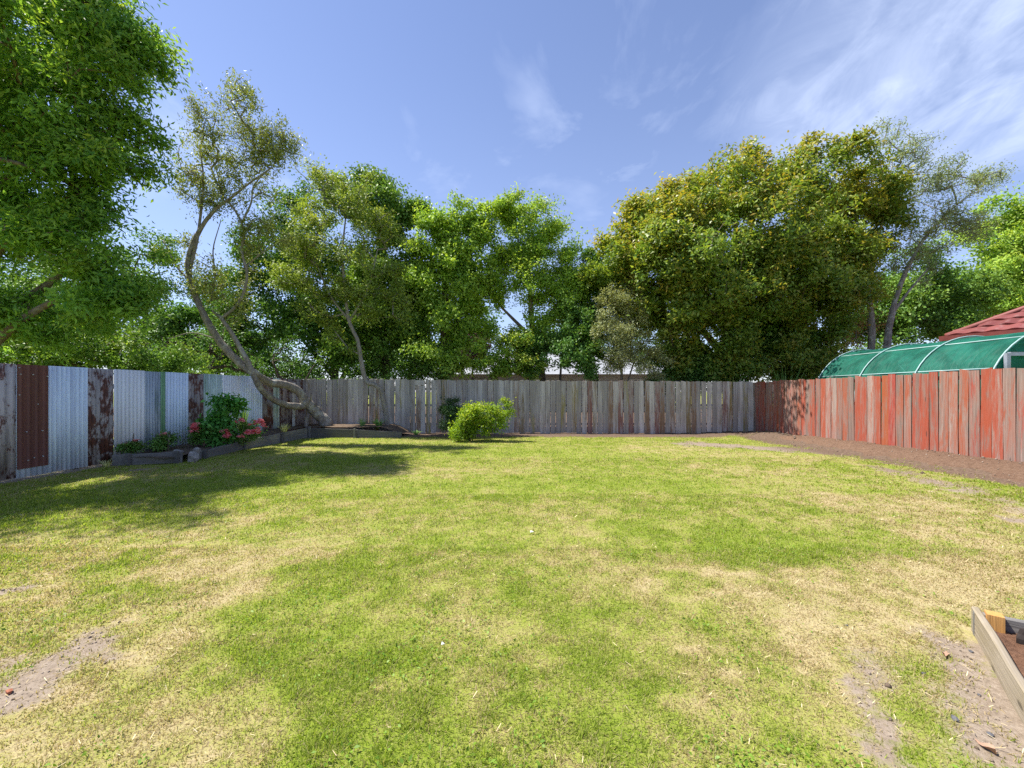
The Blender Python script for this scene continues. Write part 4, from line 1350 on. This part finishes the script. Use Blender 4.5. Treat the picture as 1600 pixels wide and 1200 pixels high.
plant('dark_green_shrub', 'dense dark green shrub beside the lime shrub above the back fence', 'shrub', (1.5, 15.5, 0),
      [[(1.5, 15.5, 0, .06), (1.5, 15.5, 1.6, .05), (1.6, 15.5, 3.0, .02)]],
      LB([(865, 555, 55, 45, 15.5, .7), (895, 510, 38, 45, 15.6, .6), (915, 560, 35, 40, 15.4, .6), (830, 530, 30, 30, 15.6, .5), (935, 480, 25, 50, 16.4, .6), (925, 425, 22, 40, 16.8, .6)]), 400, 62, (.085, .045), M['deep'], M['bark_dark'], 112, spread=.24, shell=.2, tips=.3)
plant('plum_tree', 'small purple leaved tree far behind the centre gap', 'tree', (-2.6, 23, 0),
      [[(-2.6, 23, 0, .09), (-2.6, 23, 1.8, .07), (-2.6, 23, 3.2, .02)]], LB([(732, 548, 26, 26, 23, .8), (745, 530, 20, 18, 23, .6)]), 120, 60, (.09, .05), M['purple'], M['bark_dark'], 113, spread=.3, shell=.2)
plant('silver_shrub', 'silvery grey green shrub between the dark shrub and the big evergreen', 'shrub', (3.6, 14.7, 0),
      [[(3.6, 14.7, 0, .06), (3.6, 14.7, 1.5, .05), (3.6, 14.7, 3.6, .02)], [(3.6, 14.7, 1.0, .04), (4.1, 14.7, 2.6, .02)]],
      LB([(968, 500, 42, 45, 14.7, .6), (955, 545, 30, 40, 14.7, .5), (995, 545, 36, 40, 14.6, .5), (985, 462, 28, 24, 14.8, .4), (1015, 565, 28, 25, 14.6, .4)]), 360, 62, (.06, .022), M['silver'], M['bark_brown'], 114, spread=.2, shell=.3, bare=.05)

# the big evergreen on the right
K = lambda x, y, z, r: (x * .915, y * .915, max(0, 1.35 + (z - 1.35) * .915) if z > 0 else 0, r)
plant('bronze_tipped_evergreen', 'huge domed evergreen tree with bronze new growth behind the right back corner', 'tree', (9.6 * .915, 18.6 * .915, 0),
      [[K(*q) for q in pts] for pts in [[(9.6, 18.6, 0, .34), (9.5, 18.6, 1.5, .30), (9.2, 18.5, 3.5, .22), (9.4, 18.5, 6.5, .14), (9.8, 18.6, 10, .05)], [(9.6, 18.6, 1.0, .18), (8.6, 17.9, 2.0, .15), (7.4, 17.4, 2.6, .12), (6.0, 17.5, 3.4, .05)],
       [(9.4, 18.5, 2.6, .16), (7.2, 18.4, 5.0, .10), (4.9, 18.5, 6.8, .04)], [(9.4, 18.5, 3.2, .16), (11.5, 18.5, 5.6, .10), (14, 18.6, 7.8, .04)], [(9.6, 18.6, 1.5, .16), (9.0, 17.4, 2.6, .13), (8.9, 16.8, 3.8, .08), (8.5, 16.6, 5.0, .03)]]],
      LB([(985, 392, 50, 42, 15.0, 1.5), (1045, 345, 62, 42, 15.2, 1.7), (1120, 305, 68, 38, 15.4, 1.9), (1195, 285, 70, 38, 15.8, 2.0), (1268, 285, 60, 40, 16.2, 2.0), (1335, 310, 42, 40, 16.4, 1.7), (1370, 350, 24, 45, 16.4, 1.1), (1030, 430, 60, 45, 14.9, 1.4), (1090, 385, 95, 55, 14.6, 1.7),
          (1190, 360, 105, 60, 15.0, 1.9), (1285, 365, 75, 58, 15.6, 1.8), (1130, 445, 100, 48, 14.6, 1.6), (1230, 430, 95, 58, 15.2, 1.7), (1320, 420, 55, 45, 16, 1.4), (950, 410, 26, 36, 15.4, 1.0), (1060, 475, 55, 35, 14.8, 1.2), (1180, 490, 80, 45, 15.4, 1.3), (1265, 480, 58, 48, 15.6, 1.3), (1110, 530, 60, 40, 15.6, 1.1), (1210, 545, 65, 45, 15.7, 1.1), (1045, 530, 40, 35, 15.8, 1), (1090, 575, 60, 25, 15.6, .8), (1160, 575, 60, 25, 15.6, .8), (1250, 560, 50, 35, 15.8, .9), (1000, 480, 45, 40, 15.6, 1), (1310, 480, 45, 45, 16.2, 1)]),
      3300, 64, (.152, .07), M['evergreen'], M['bark_brown'], 115, spread=.33, shell=.7, up=.8, tips=.8, rmax=.10, cs=.2)
plant('under_ivy_shrub', 'deep green ivy mass below the big evergreen above the fence', 'shrub', (9.0, 16.4, 0),
      [[(9.0, 16.4, 0, .06), (9.0, 16.4, 1.6, .05), (9.0, 16.4, 2.8, .02)]],
      LB([(1165, 545, 50, 45, 16.5, .6), (1200, 510, 70, 50, 16.6, .6), (1110, 565, 35, 25, 16.4, .5), (1230, 570, 40, 25, 16.4, .5), (1260, 530, 40, 40, 16.6, .5)]), 380, 60, (.10, .06), M['ivy'], M['bark_dark'], 116, spread=.27, shell=.2)
plant('coppery_shrub', 'thin shrub with coppery and green leaves left of the tunnel greenhouse', 'shrub', (12.6, 16.6, 0),
      [[(12.6, 16.6, 0, .05), (12.6, 16.6, 1.6, .04), (12.4, 16.6, 3.2, .02)]],
      LB([(1290, 545, 50, 40, 16.6, .6), (1320, 490, 45, 50, 16.8, .6), (1290, 580, 40, 20, 16.4, .5)]), 150, 18, (.085, .04), M['copper'], M['bark_pale'], 117, spread=.27, shell=.2, bare=.1)
plant('twin_trunk_tree', 'slender twin trunked tree with thin airy crown behind the tunnel greenhouse', 'tree', (13.4, 15.6, 0),
      [[T(1364, 650, 15.5, .14), T(1362, 545, 15.5, .12), T(1361, 500, 15.5, .11), T(1358, 455, 15.5, .09), T(1364, 410, 15.6, .06), T(1380, 340, 15.8, .03), T(1395, 250, 16, .012)],
       [T(1382, 650, 15.5, .13), T(1386, 540, 15.5, .115), T(1393, 495, 15.5, .10), T(1400, 465, 15.6, .085), T(1420, 415, 15.7, .065), T(1450, 365, 15.8, .045), T(1495, 320, 16, .025), T(1540, 285, 16, .01)],
       [T(1394, 490, 15.5, .06), T(1420, 455, 15.5, .04), T(1450, 420, 15.6, .02)], [T(1362, 480, 15.5, .05), T(1335, 455, 15.4, .035), T(1312, 430, 15.4, .015)]],
      LB([(1400, 230, 48, 40, 16, .8), (1435, 275, 60, 45, 16, .9), (1480, 300, 60, 45, 16, .9), (1530, 285, 35, 28, 16, .6), (1440, 340, 55, 45, 15.9, .8), (1490, 360, 50, 35, 15.9, .7), (1410, 390, 40, 35, 15.8, .6), (1395, 300, 30, 40, 16, .6), (1550, 275, 18, 14, 16, .4), (1470, 265, 40, 30, 16, .6), (1440, 420, 40, 35, 15.8, .5), (1385, 210, 28, 22, 16, .5)]),
      640, 22, (.085, .022), M['willow'], M['bark_grey'], 118, spread=.26, shell=.2, up=.2, tips=0, twig=.007, rmax=.03, along=1.0, bare=.12, lean=.25)
plant('hedge_tree', 'dark green tree behind the twin trunks and red roof', 'tree', (18.5, 20.5, 0),
      [[(18.5, 20.5, 0, .16), (18.5, 20.5, 2.0, .13), (18.5, 20.5, 4.5, .04)]],
      LB([(1440, 490, 70, 50, 20.5, 1.3), (1370, 520, 60, 50, 20.5, 1.2), (1500, 470, 50, 50, 21, 1.3), (1420, 430, 60, 40, 21, 1.2), (1330, 470, 40, 50, 21, 1)]), 480, 60, (.13, .07), M['ivy'], M['bark_dark'], 119, spread=.44, shell=.3, tips=.4)
plant('fresh_green_tree', 'fresh bright green tree rising above the red roof at the right edge', 'tree', (27.5, 24, 0),
      [[(27.5, 24, 0, .25), (27.5, 24, 4.0, .2), (27.8, 24, 10, .05)], [(27.5, 24, 4, .12), (30, 24, 8, .04)], [(27.5, 24, 3.5, .12), (25.5, 24, 6.5, .04)]],
      LB([(1570, 400, 60, 60, 24, 1.8), (1600, 340, 50, 45, 24, 1.6), (1560, 450, 65, 45, 23.5, 1.6), (1640, 400, 70, 90, 24, 2), (1600, 470, 60, 40, 23.5, 1.5)]), 560, 64, (.15, .07), M['bright'], M['bark_brown'], 120, spread=.5, shell=.35, tips=.6)
for i, (px, lab, Y) in enumerate(((60, 'farthest left dark tree behind the spreading green tree', 27), (330, 'far tree behind the leaning trunk', 26), (640, 'far tree behind the ivy clad trunks', 26), (880, 'far tree behind the open crowned tree', 36), (1040, 'far tree behind the silver shrub', 36))):
    c = P(px, 600, Y)
    h = (430, 440, 430, 470, 480)[i]
    plant('far_tree', lab, 'tree', (c[0], Y, 0), [[(c[0], Y, 0, .2), (c[0], Y, 2.5, .15), (c[0], Y, 4.5, .05)]],
          LB([(px, h + 70, 85, 70, Y, 1.5), (px - 60, h + 100, 60, 50, Y, 1.3), (px + 65, h + 95, 60, 50, Y, 1.3)]), 230, 50, (.16, .09), M['deep'] if i % 2 else M['ivy'], M['bark_dark'], 130 + i, group='trees far behind the fences', spread=.55, shell=.3)

for i, (px, w, Y, mat, lab) in enumerate(((300, 70, 16.0, 'bright', 'low green undergrowth behind the iron fence near the leaning trunk'), (440, 80, 15.6, 'deep', 'dark undergrowth left of the crooked olive tree'), (540, 60, 15.5, 'ivy', 'dark undergrowth right behind the crooked olive tree'),
                                      (655, 65, 15.4, 'ivy', 'undergrowth between the two ivy trees above the fence'), (1060, 60, 15.6, 'deep', 'undergrowth left under the big evergreen'), (1150, 60, 15.4, 'ivy', 'undergrowth in the middle under the big evergreen'), (1330, 70, 17.5, 'ivy', 'undergrowth behind the far end of the tunnel greenhouse'))):
    c = P(px, 600, Y)
    plant('undergrowth_shrub', lab, 'shrub', (c[0], Y, 0), [[(c[0], Y, 0, .04), (c[0], Y, .9, .03), (c[0] + .1, Y, 1.6, .01)]],
          LB([(px, 595, w, 30, Y, .5), (px - w * .5, 580, w * .5, 28, Y, .4), (px + w * .45, 577, w * .45, 30, Y, .4)]), 150, 46, (.08, .045), M[mat], M['bark_dark'], 145 + i, group='undergrowth behind the back fence', spread=.26, shell=.15)

# ------------------------------------------------------------------ plants inside the yard
b0 = G(733, 689, -.05)
plant('lime_leaf_bush', 'yellow green leafy bush on the lawn edge before the back fence', 'bush', (b0[0], b0[1], gz0),
      [[(b0[0], b0[1], gz0, .05), (b0[0] + .05, b0[1], .12, .045), (b0[0] + .4, b0[1], .45, .03), (b0[0] + .8, b0[1], .75, .012)], [(b0[0], b0[1], gz0, .04), (b0[0] - .1, b0[1], .3, .03), (b0[0] - .1, b0[1], .6, .012)], [(b0[0], b0[1], 0, .03), (b0[0] + .3, b0[1] - .1, .6, .012)]],
      LB([(755, 648, 32, 20, 11.7, .42), (780, 640, 19, 15, 11.7, .34), (728, 655, 22, 22, 11.6, .35), (722, 674, 20, 12, 11.6, .28), (770, 660, 25, 12, 11.6, .3), (745, 668, 22, 10, 11.5, .25)]),
      260, 34, (.075, .036), M['lime'], M['bark_brown'], 140, spread=.15, shell=.45, tips=.6, twig=.004, rmax=.03, seg=.2)
c0 = P(704, 660, 12.6)
plant('dark_narrow_shrub', 'narrow dark green shrub tucked behind the lime leaf bush', 'shrub', (c0[0], 12.6, gz0),
      [[(c0[0], 12.6, gz0, .035), (c0[0], 12.6, .6, .03), (c0[0], 12.6, 1.15, .01)]],
      LB([(705, 634, 15, 17, 12.6, .28), (702, 655, 16, 18, 12.6, .3), (712, 645, 12, 16, 12.6, .25)]), 170, 48, (.05, .022), M['conifer'], M['bark_dark'], 141, spread=.11, shell=.2, twig=.004, rmax=.02, seg=.2)


def bloom_mesh(name, mat, r, petals=9):
    V, Fc = [], []
    rg = random.Random(4)
    for k in range(petals):
        ring = k % 2
        a = 2 * PI * k / petals + ring * .3
        el = (.25 if ring == 0 else .9) + rg.uniform(-.1, .1)
        d = np.array((math.cos(a) * math.cos(el), math.sin(a) * math.cos(el), math.sin(el))); s = np.array((-math.sin(a), math.cos(a), 0))
        R = r * (1 if ring == 0 else .75)
        b = len(V)
        V += [(0, 0, 0), d * R * .6 - s * R * .45, d * R + (0, 0, -.1 * R), d * R * .6 + s * R * .45]
        Fc += [(b, b + 1, b + 2, b + 3)]
    return py_mesh(name, V, Fc, mat)


def petal(name, col):
    n = NT(name)
    c = n.mix(n.rand(), col, tuple(min(1, x * 1.4 + .05) for x in col))
    return n.done(n.smix(.35, n.bsdf(c, .6, 0, .2), n.translucent(c)))


M['pink'] = petal('coral pink petal', (.78, .23, .25)); M['palepink'] = petal('pale pink petal', (.62, .27, .25))
BL = {'pink': bloom_mesh('bloom', M['pink'], .058), 'palepink': bloom_mesh('bloom', M['palepink'], .05)}


def rose(label, base, lobes, clumps, per, colour, blooms, seed):
    r = plant('rose_bush', label, 'rose bush', base, [[(*base, .02), (base[0] + .03, base[1], base[2] + .25, .015), (base[0] + .05, base[1], base[2] + .4, .006)]],
              lobes, clumps, per, (.045, .026), M['rose'], M['bark_brown'], seed, 'rose bushes in the raised bed', spread=.10, shell=.2, twig=.003, rmax=.012, seg=.15, crown_name='foliage', trunk_name='stem', tips=.4)
    rg = np.random.default_rng(seed + 1)
    C, D = lobe_points(blooms, sum([b[2] for b in blooms]), rg, .5)
    for p in C:
        o = link('bloom', BL[colour], r, Vector(p - np.array(base)))
        o.rotation_euler = (rg.uniform(-.3, .9), rg.uniform(-.5, .5), rg.uniform(0, 6))
        s = rg.uniform(.7, 1.25); o.scale = (s, s, s)
    return r


def LBn(spec):
    return [(*LB([s[:6]])[0], s[6]) for s in spec]


rose('rose bush covered in coral pink blooms beside the tall leafy plant', (*P(378, 692, 9.6)[:2], .16), LB([(375, 675, 26, 17, 9.6, .3), (398, 672, 18, 14, 9.8, .25), (355, 685, 18, 12, 9.4, .25)]), 150, 24, 'pink',
     LBn([(372, 662, 18, 7, 9.4, .2, 30), (400, 668, 12, 10, 9.5, .2, 22), (375, 678, 18, 8, 9.15, .1, 32), (358, 672, 12, 9, 9.1, .1, 20)]), 150)
rose('small rose bush with coral blooms left of the tall leafy plant', (*P(318, 698, 9.0)[:2], .16), LB([(316, 680, 14, 15, 9, .22), (310, 668, 10, 8, 9, .15)]), 70, 22, 'pink', LBn([(310, 667, 10, 7, 8.8, .12, 20), (306, 674, 7, 5, 8.75, .1, 14)]), 152)
rose('low rose with pale pink blooms nearest the rusty iron sheet', (*P(205, 705, 8.0)[:2], .15), LB([(212, 700, 16, 7, 8, .15), (200, 698, 12, 6, 8, .15)]), 60, 20, 'palepink', LBn([(196, 693, 11, 5, 8, .12, 12), (208, 690, 8, 5, 8, .12, 7)]), 154)
rose('rose seedling with sparse dark leaves before the green strip', (*P(262, 700, 8.5)[:2], .15), LB([(256, 690, 15, 11, 8.5, .2), (268, 682, 8, 9, 8.5, .15), (240, 700, 10, 6, 8.4, .15)]), 80, 24, 'palepink', LBn([(262, 684, 12, 6, 8.5, .12, 6)]), 156)
t0 = P(335, 698, 9.2)
plant('tall_leafy_plant', 'tall lush green leafy plant among the coral roses', 'plant', (t0[0], t0[1], .15),
      [[(t0[0], t0[1], .15, .025), (t0[0] + .05, t0[1], .7, .015), (t0[0] + .1, t0[1], 1.2, .006)], [(t0[0], t0[1], .15, .02), (t0[0] + .3, t0[1], .9, .006)]],
      LB([(345, 645, 22, 18, 9.2, .28), (340, 670, 26, 18, 9.2, .3), (365, 640, 14, 16, 9.3, .2), (328, 660, 12, 14, 9.2, .2), (335, 690, 16, 10, 9.1, .2), (355, 628, 14, 7, 9.2, .15)]), 105, 20, (.12, .06), M['lush'], M['lush'], 160, spread=.14, shell=.2, twig=.005, rmax=.012, seg=.2, hang=.4, crown_name='foliage', trunk_name='stem')


def strap_clump(name, label, base, n, h, w, mat, seed, spread=.5, group=None):
    rg = np.random.default_rng(seed)
    V, Fc = [], []
    for i in range(n):
        a = rg.uniform(0, 2 * PI); d = np.array((math.cos(a), math.sin(a), 0)); s = np.array((-d[1], d[0], 0))
        L = h * rg.uniform(.6, 1.1); sp = spread * rg.uniform(.2, 1.2)
        o = d * rg.uniform(0, .06)
        b = len(V)
        for t in (0, .35, .7, 1.0):
            c = o + d * sp * L * t ** 1.6 + np.array((0, 0, L * (t - .25 * sp * t * t)))
            ww = w * (1 - .25 * t - .7 * t ** 4)
            V += [c - s * ww / 2, c + s * ww / 2 + np.array((0, 0, .0))]
        for k in range(3): Fc.append((b + 2 * k, b + 2 * k + 1, b + 2 * k + 3, b + 2 * k + 2))
    V = np.array(V)
    at = {'rnd': np.repeat(rg.random(n), 8), 'tip': np.zeros(len(V))}
    o = link(name, np_mesh(name, V, np.array(Fc), mat, at), None, base)
    tag(o, label, 'plant', group)
    return o


strap_clump('iris_clump', 'small clump of strap leaves right of the leaning trunk base', (*P(566, 668, 13.3)[:2], .19), 26, .36, .03, M['blade'], 170, .5, 'iris clumps before the back fence')
strap_clump('iris_clump', 'wider clump of strap leaves at the foot of the crooked olive tree', (*P(592, 668, 13.2)[:2], .19), 60, .34, .035, M['blade'], 171, .9, 'iris clumps before the back fence')
strap_clump('pale_grass_tuft', 'pale seeding grass tuft in the bed under the lower trunk loop', (*P(444, 676, 11.6)[:2], .2), 120, .30, .008, M['pale_blade'], 172, .8)
strap_clump('spiky_plant', 'upright spiky leaves between the tall leafy plant and the iron fence', (*P(379, 680, 10.2)[:2], .2), 18, .85, .05, M['blade'], 173, .25)
strap_clump('fence_weed', 'green weeds at the foot of the fence left of the lime leaf bush', (*P(650, 675, 13.6)[:2], -.05), 70, .16, .02, M['blade'], 174, 1.2)
strap_clump('dry_weed', 'tuft of weeds under the rusty sheet by the bed end', (*G(166, 729)[:2], 0), 40, .16, .012, M['pale_blade'], 175, .9)
yb = P(1228, 640, 15.2)
strap_clump('flax_clump', 'grey green flax clump showing above the corner of the fences', (yb[0], 15.2, 0), 60, 2.6, .07, M['blade'], 176, .55)
yb = P(1160, 640, 14.9)

# ------------------------------------------------------------------ small things lying about
BRICK = plain('terracotta', (.36, .13, .07), .9)
b = G(15, 1082)
tag(rock('brick_fragment', (b[0], b[1], float(ground_z(*b)) + .006), (.022, .012, .012), BRICK, 60, 1), 'small orange brick fragment on the bare patch at lower left', 'brick')
PAPER = plain('white scrap', (.75, .75, .72), .8)
for k, (px, py, lab) in enumerate(((831, 834, 'small white scrap lying in the middle of the lawn'), (692, 1012, 'tiny white scrap on the grass right of the dark green tuft'))):
    b = G(px, py)
    z = float(ground_z(*b)) + .022
    s = .017 if k == 0 else .009
    o = link('paper_scrap', py_mesh('paper_scrap', [(-s, -s * .5, 0), (s, -s * .6, .006), (s * .8, s * .7, .002), (-s * .7, s * .6, .012), (-s, -s * .5, .002), (s, -s * .6, .008), (s * .8, s * .7, .004), (-s * .7, s * .6, .014)],
                                    [(0, 1, 2, 3), (7, 6, 5, 4), (0, 4, 5, 1), (1, 5, 6, 2), (2, 6, 7, 3), (3, 7, 4, 0)], PAPER), None, (b[0], b[1], z))
    tag(o, lab, 'paper')
LEAF = plain('dead leaf', (.36, .22, .15), .8)
for k, (px, py, s, lab) in enumerate(((1478, 1024, .035, 'curled pinkish brown dead leaf left of the planter board'), (1540, 1172, .032, 'pale dead leaf in the bottom right corner beside the planter'))):
    b = G(px, py)
    V = []
    for i in range(5):
        t = i / 4
        w = s * .45 * math.sin(PI * min(.97, t + .06))
        V += [(s * 2 * t - s, -w, .010 + .012 * math.sin(t * 5)), (s * 2 * t - s, 0, .002 + .008 * t), (s * 2 * t - s, w, .014 + .01 * math.cos(t * 4))]
    Fc = []
    for i in range(4):
        for j in range(2): Fc.append((i * 3 + j, i * 3 + j + 1, i * 3 + 4 + j, i * 3 + 3 + j))
    o = link('dead_leaf', py_mesh('dead_leaf', V, Fc, LEAF, True), None, (b[0], b[1], float(ground_z(*b)) + .004))
    o.rotation_euler = (0, 0, .7 + k)
    tag(o, lab, 'dead leaf')
DSTONE = plain('dark pebble', (.10, .10, .11), .8, 0, .3, .3, 40)
for k, (px, py, s) in enumerate(((1443, 1052, .012), (1493, 1125, .020), (1323, 976, .010), (1517, 1017, .013), (1400, 1018, .007), (1530, 1085, .010), (1548, 1150, .014), (1425, 1110, .008))):
    b = G(px, py)
    lab = ('dark pebble on bare soil level with the middle of the planter board', 'largest dark pebble on the bare soil left of the planter', 'lone dark pebble farthest left on the dry grass',
           'dark pebble close to the planter corner', 'tiny dark pebble in the dry grass up from the planter', 'dark pebble against the planter board', 'dark pebble nearest the bottom right corner', 'tiny dark pebble on the bare streak')[k]
    tag(rock('pebble', (b[0], b[1], float(ground_z(*b)) + s * .2), (s, s * .7, s * .5), DSTONE, 200 + k, 1), lab, 'pebble', 'pebbles by the planter')

# crumbs, straw and clods scattered over the bare soil
rg = np.random.default_rng(77)
n = 9000
y = 1.2 + rg.random(n) * 11.5; x = rg.uniform(-8.3, 8.3, n)
n2 = 14000
y = np.concatenate([y, rg.uniform(1.2, 3.4, n2)]); x = np.concatenate([x, rg.uniform(-4, 4, n2)])
dry, bare = lawn_maps(x, y)
k = (bare > .35) & ~in_beds(x, y) & (x < right_x(y) - .03) & (x > left_x(y) + .05) & (np.abs(x) < 1.3 * y + 1)
x, y = x[k], y[k]
d = right_x(y) - x
s = rg.gamma(1.5, .0014, len(x)) * (1 + .22 * y) * np.where(d < .6, 1.8, 1)
c = np.stack([x, y, np.maximum(np.where(strip_in(x, y), strip_z(x, y), -9), ground_z(x, y)) + s * .3], -1)
oct_ = np.array([(1, 0, 0), (0, 1, 0), (-1, 0, 0), (0, -1, 0), (0, 0, .8), (0, 0, -.8)], float)
V = c[:, None, :] + oct_[None] * s[:, None, None] * rg.uniform(.6, 1.3, (len(x), 6, 1))
f = np.array([(0, 1, 4), (1, 2, 4), (2, 3, 4), (3, 0, 4), (1, 0, 5), (2, 1, 5), (3, 2, 5), (0, 3, 5)])
Fc = (np.arange(len(x))[:, None, None] * 6 + f[None]).reshape(-1, 3)
n_ = NT('soil crumb')
mat = n_.done(n_.bsdf(n_.mix(n_.attr('rnd'), (.10, .07, .05), (.33, .27, .22)), .95, 0, .1))
tag(link('soil_crumbs', np_mesh('soil_crumbs', V.reshape(-1, 3), Fc, mat, {'rnd': np.repeat(rg.random(len(x)), 6)})), 'loose crumbs of soil on the bare patches', 'soil', kind='stuff')
n = 9000
y = 1.2 + rg.random(n) ** 1.5 * 9; x = rg.uniform(-1, 1, n) * (1.27 * y + .5)
dry, bare = lawn_maps(x, y)
k = (rg.random(n) < np.clip(dry * .8 + bare * .35 - .15, 0, 1)) & ~in_beds(x, y) & (x < right_x(y) - .9) & (x > left_x(y) + .3)
x, y = x[k], y[k]; n = len(x)
L = rg.uniform(.01, .035, n); a = rg.uniform(0, 2 * PI, n); w = rg.uniform(.0008, .0016, n) * np.clip(y / 2.2, 1, 3)
dx, dy = np.cos(a) * L / 2, np.sin(a) * L / 2; sx, sy = -np.sin(a) * w, np.cos(a) * w
z = ground_z(x, y) + rg.uniform(.004, .02, n); tz = rg.normal(0, .006, n)
V = np.stack([np.stack([x - dx - sx, y - dy - sy, z - tz], -1), np.stack([x - dx + sx, y - dy + sy, z - tz], -1), np.stack([x + dx + sx, y + dy + sy, z + tz], -1), np.stack([x + dx - sx, y + dy - sy, z + tz], -1)], 1).reshape(-1, 3)
n_ = NT('straw')
mat = n_.done(n_.bsdf(n_.mix(n_.attr('rnd'), (.38, .28, .13), (.68, .58, .36)), .7, 0, .2))
tag(link('straw_clippings', np_mesh('straw_clippings', V, np.arange(4 * n).reshape(-1, 4), mat, {'rnd': np.repeat(rg.random(n), 4)})), 'dry straw clippings lying over the lawn', 'straw', kind='stuff')
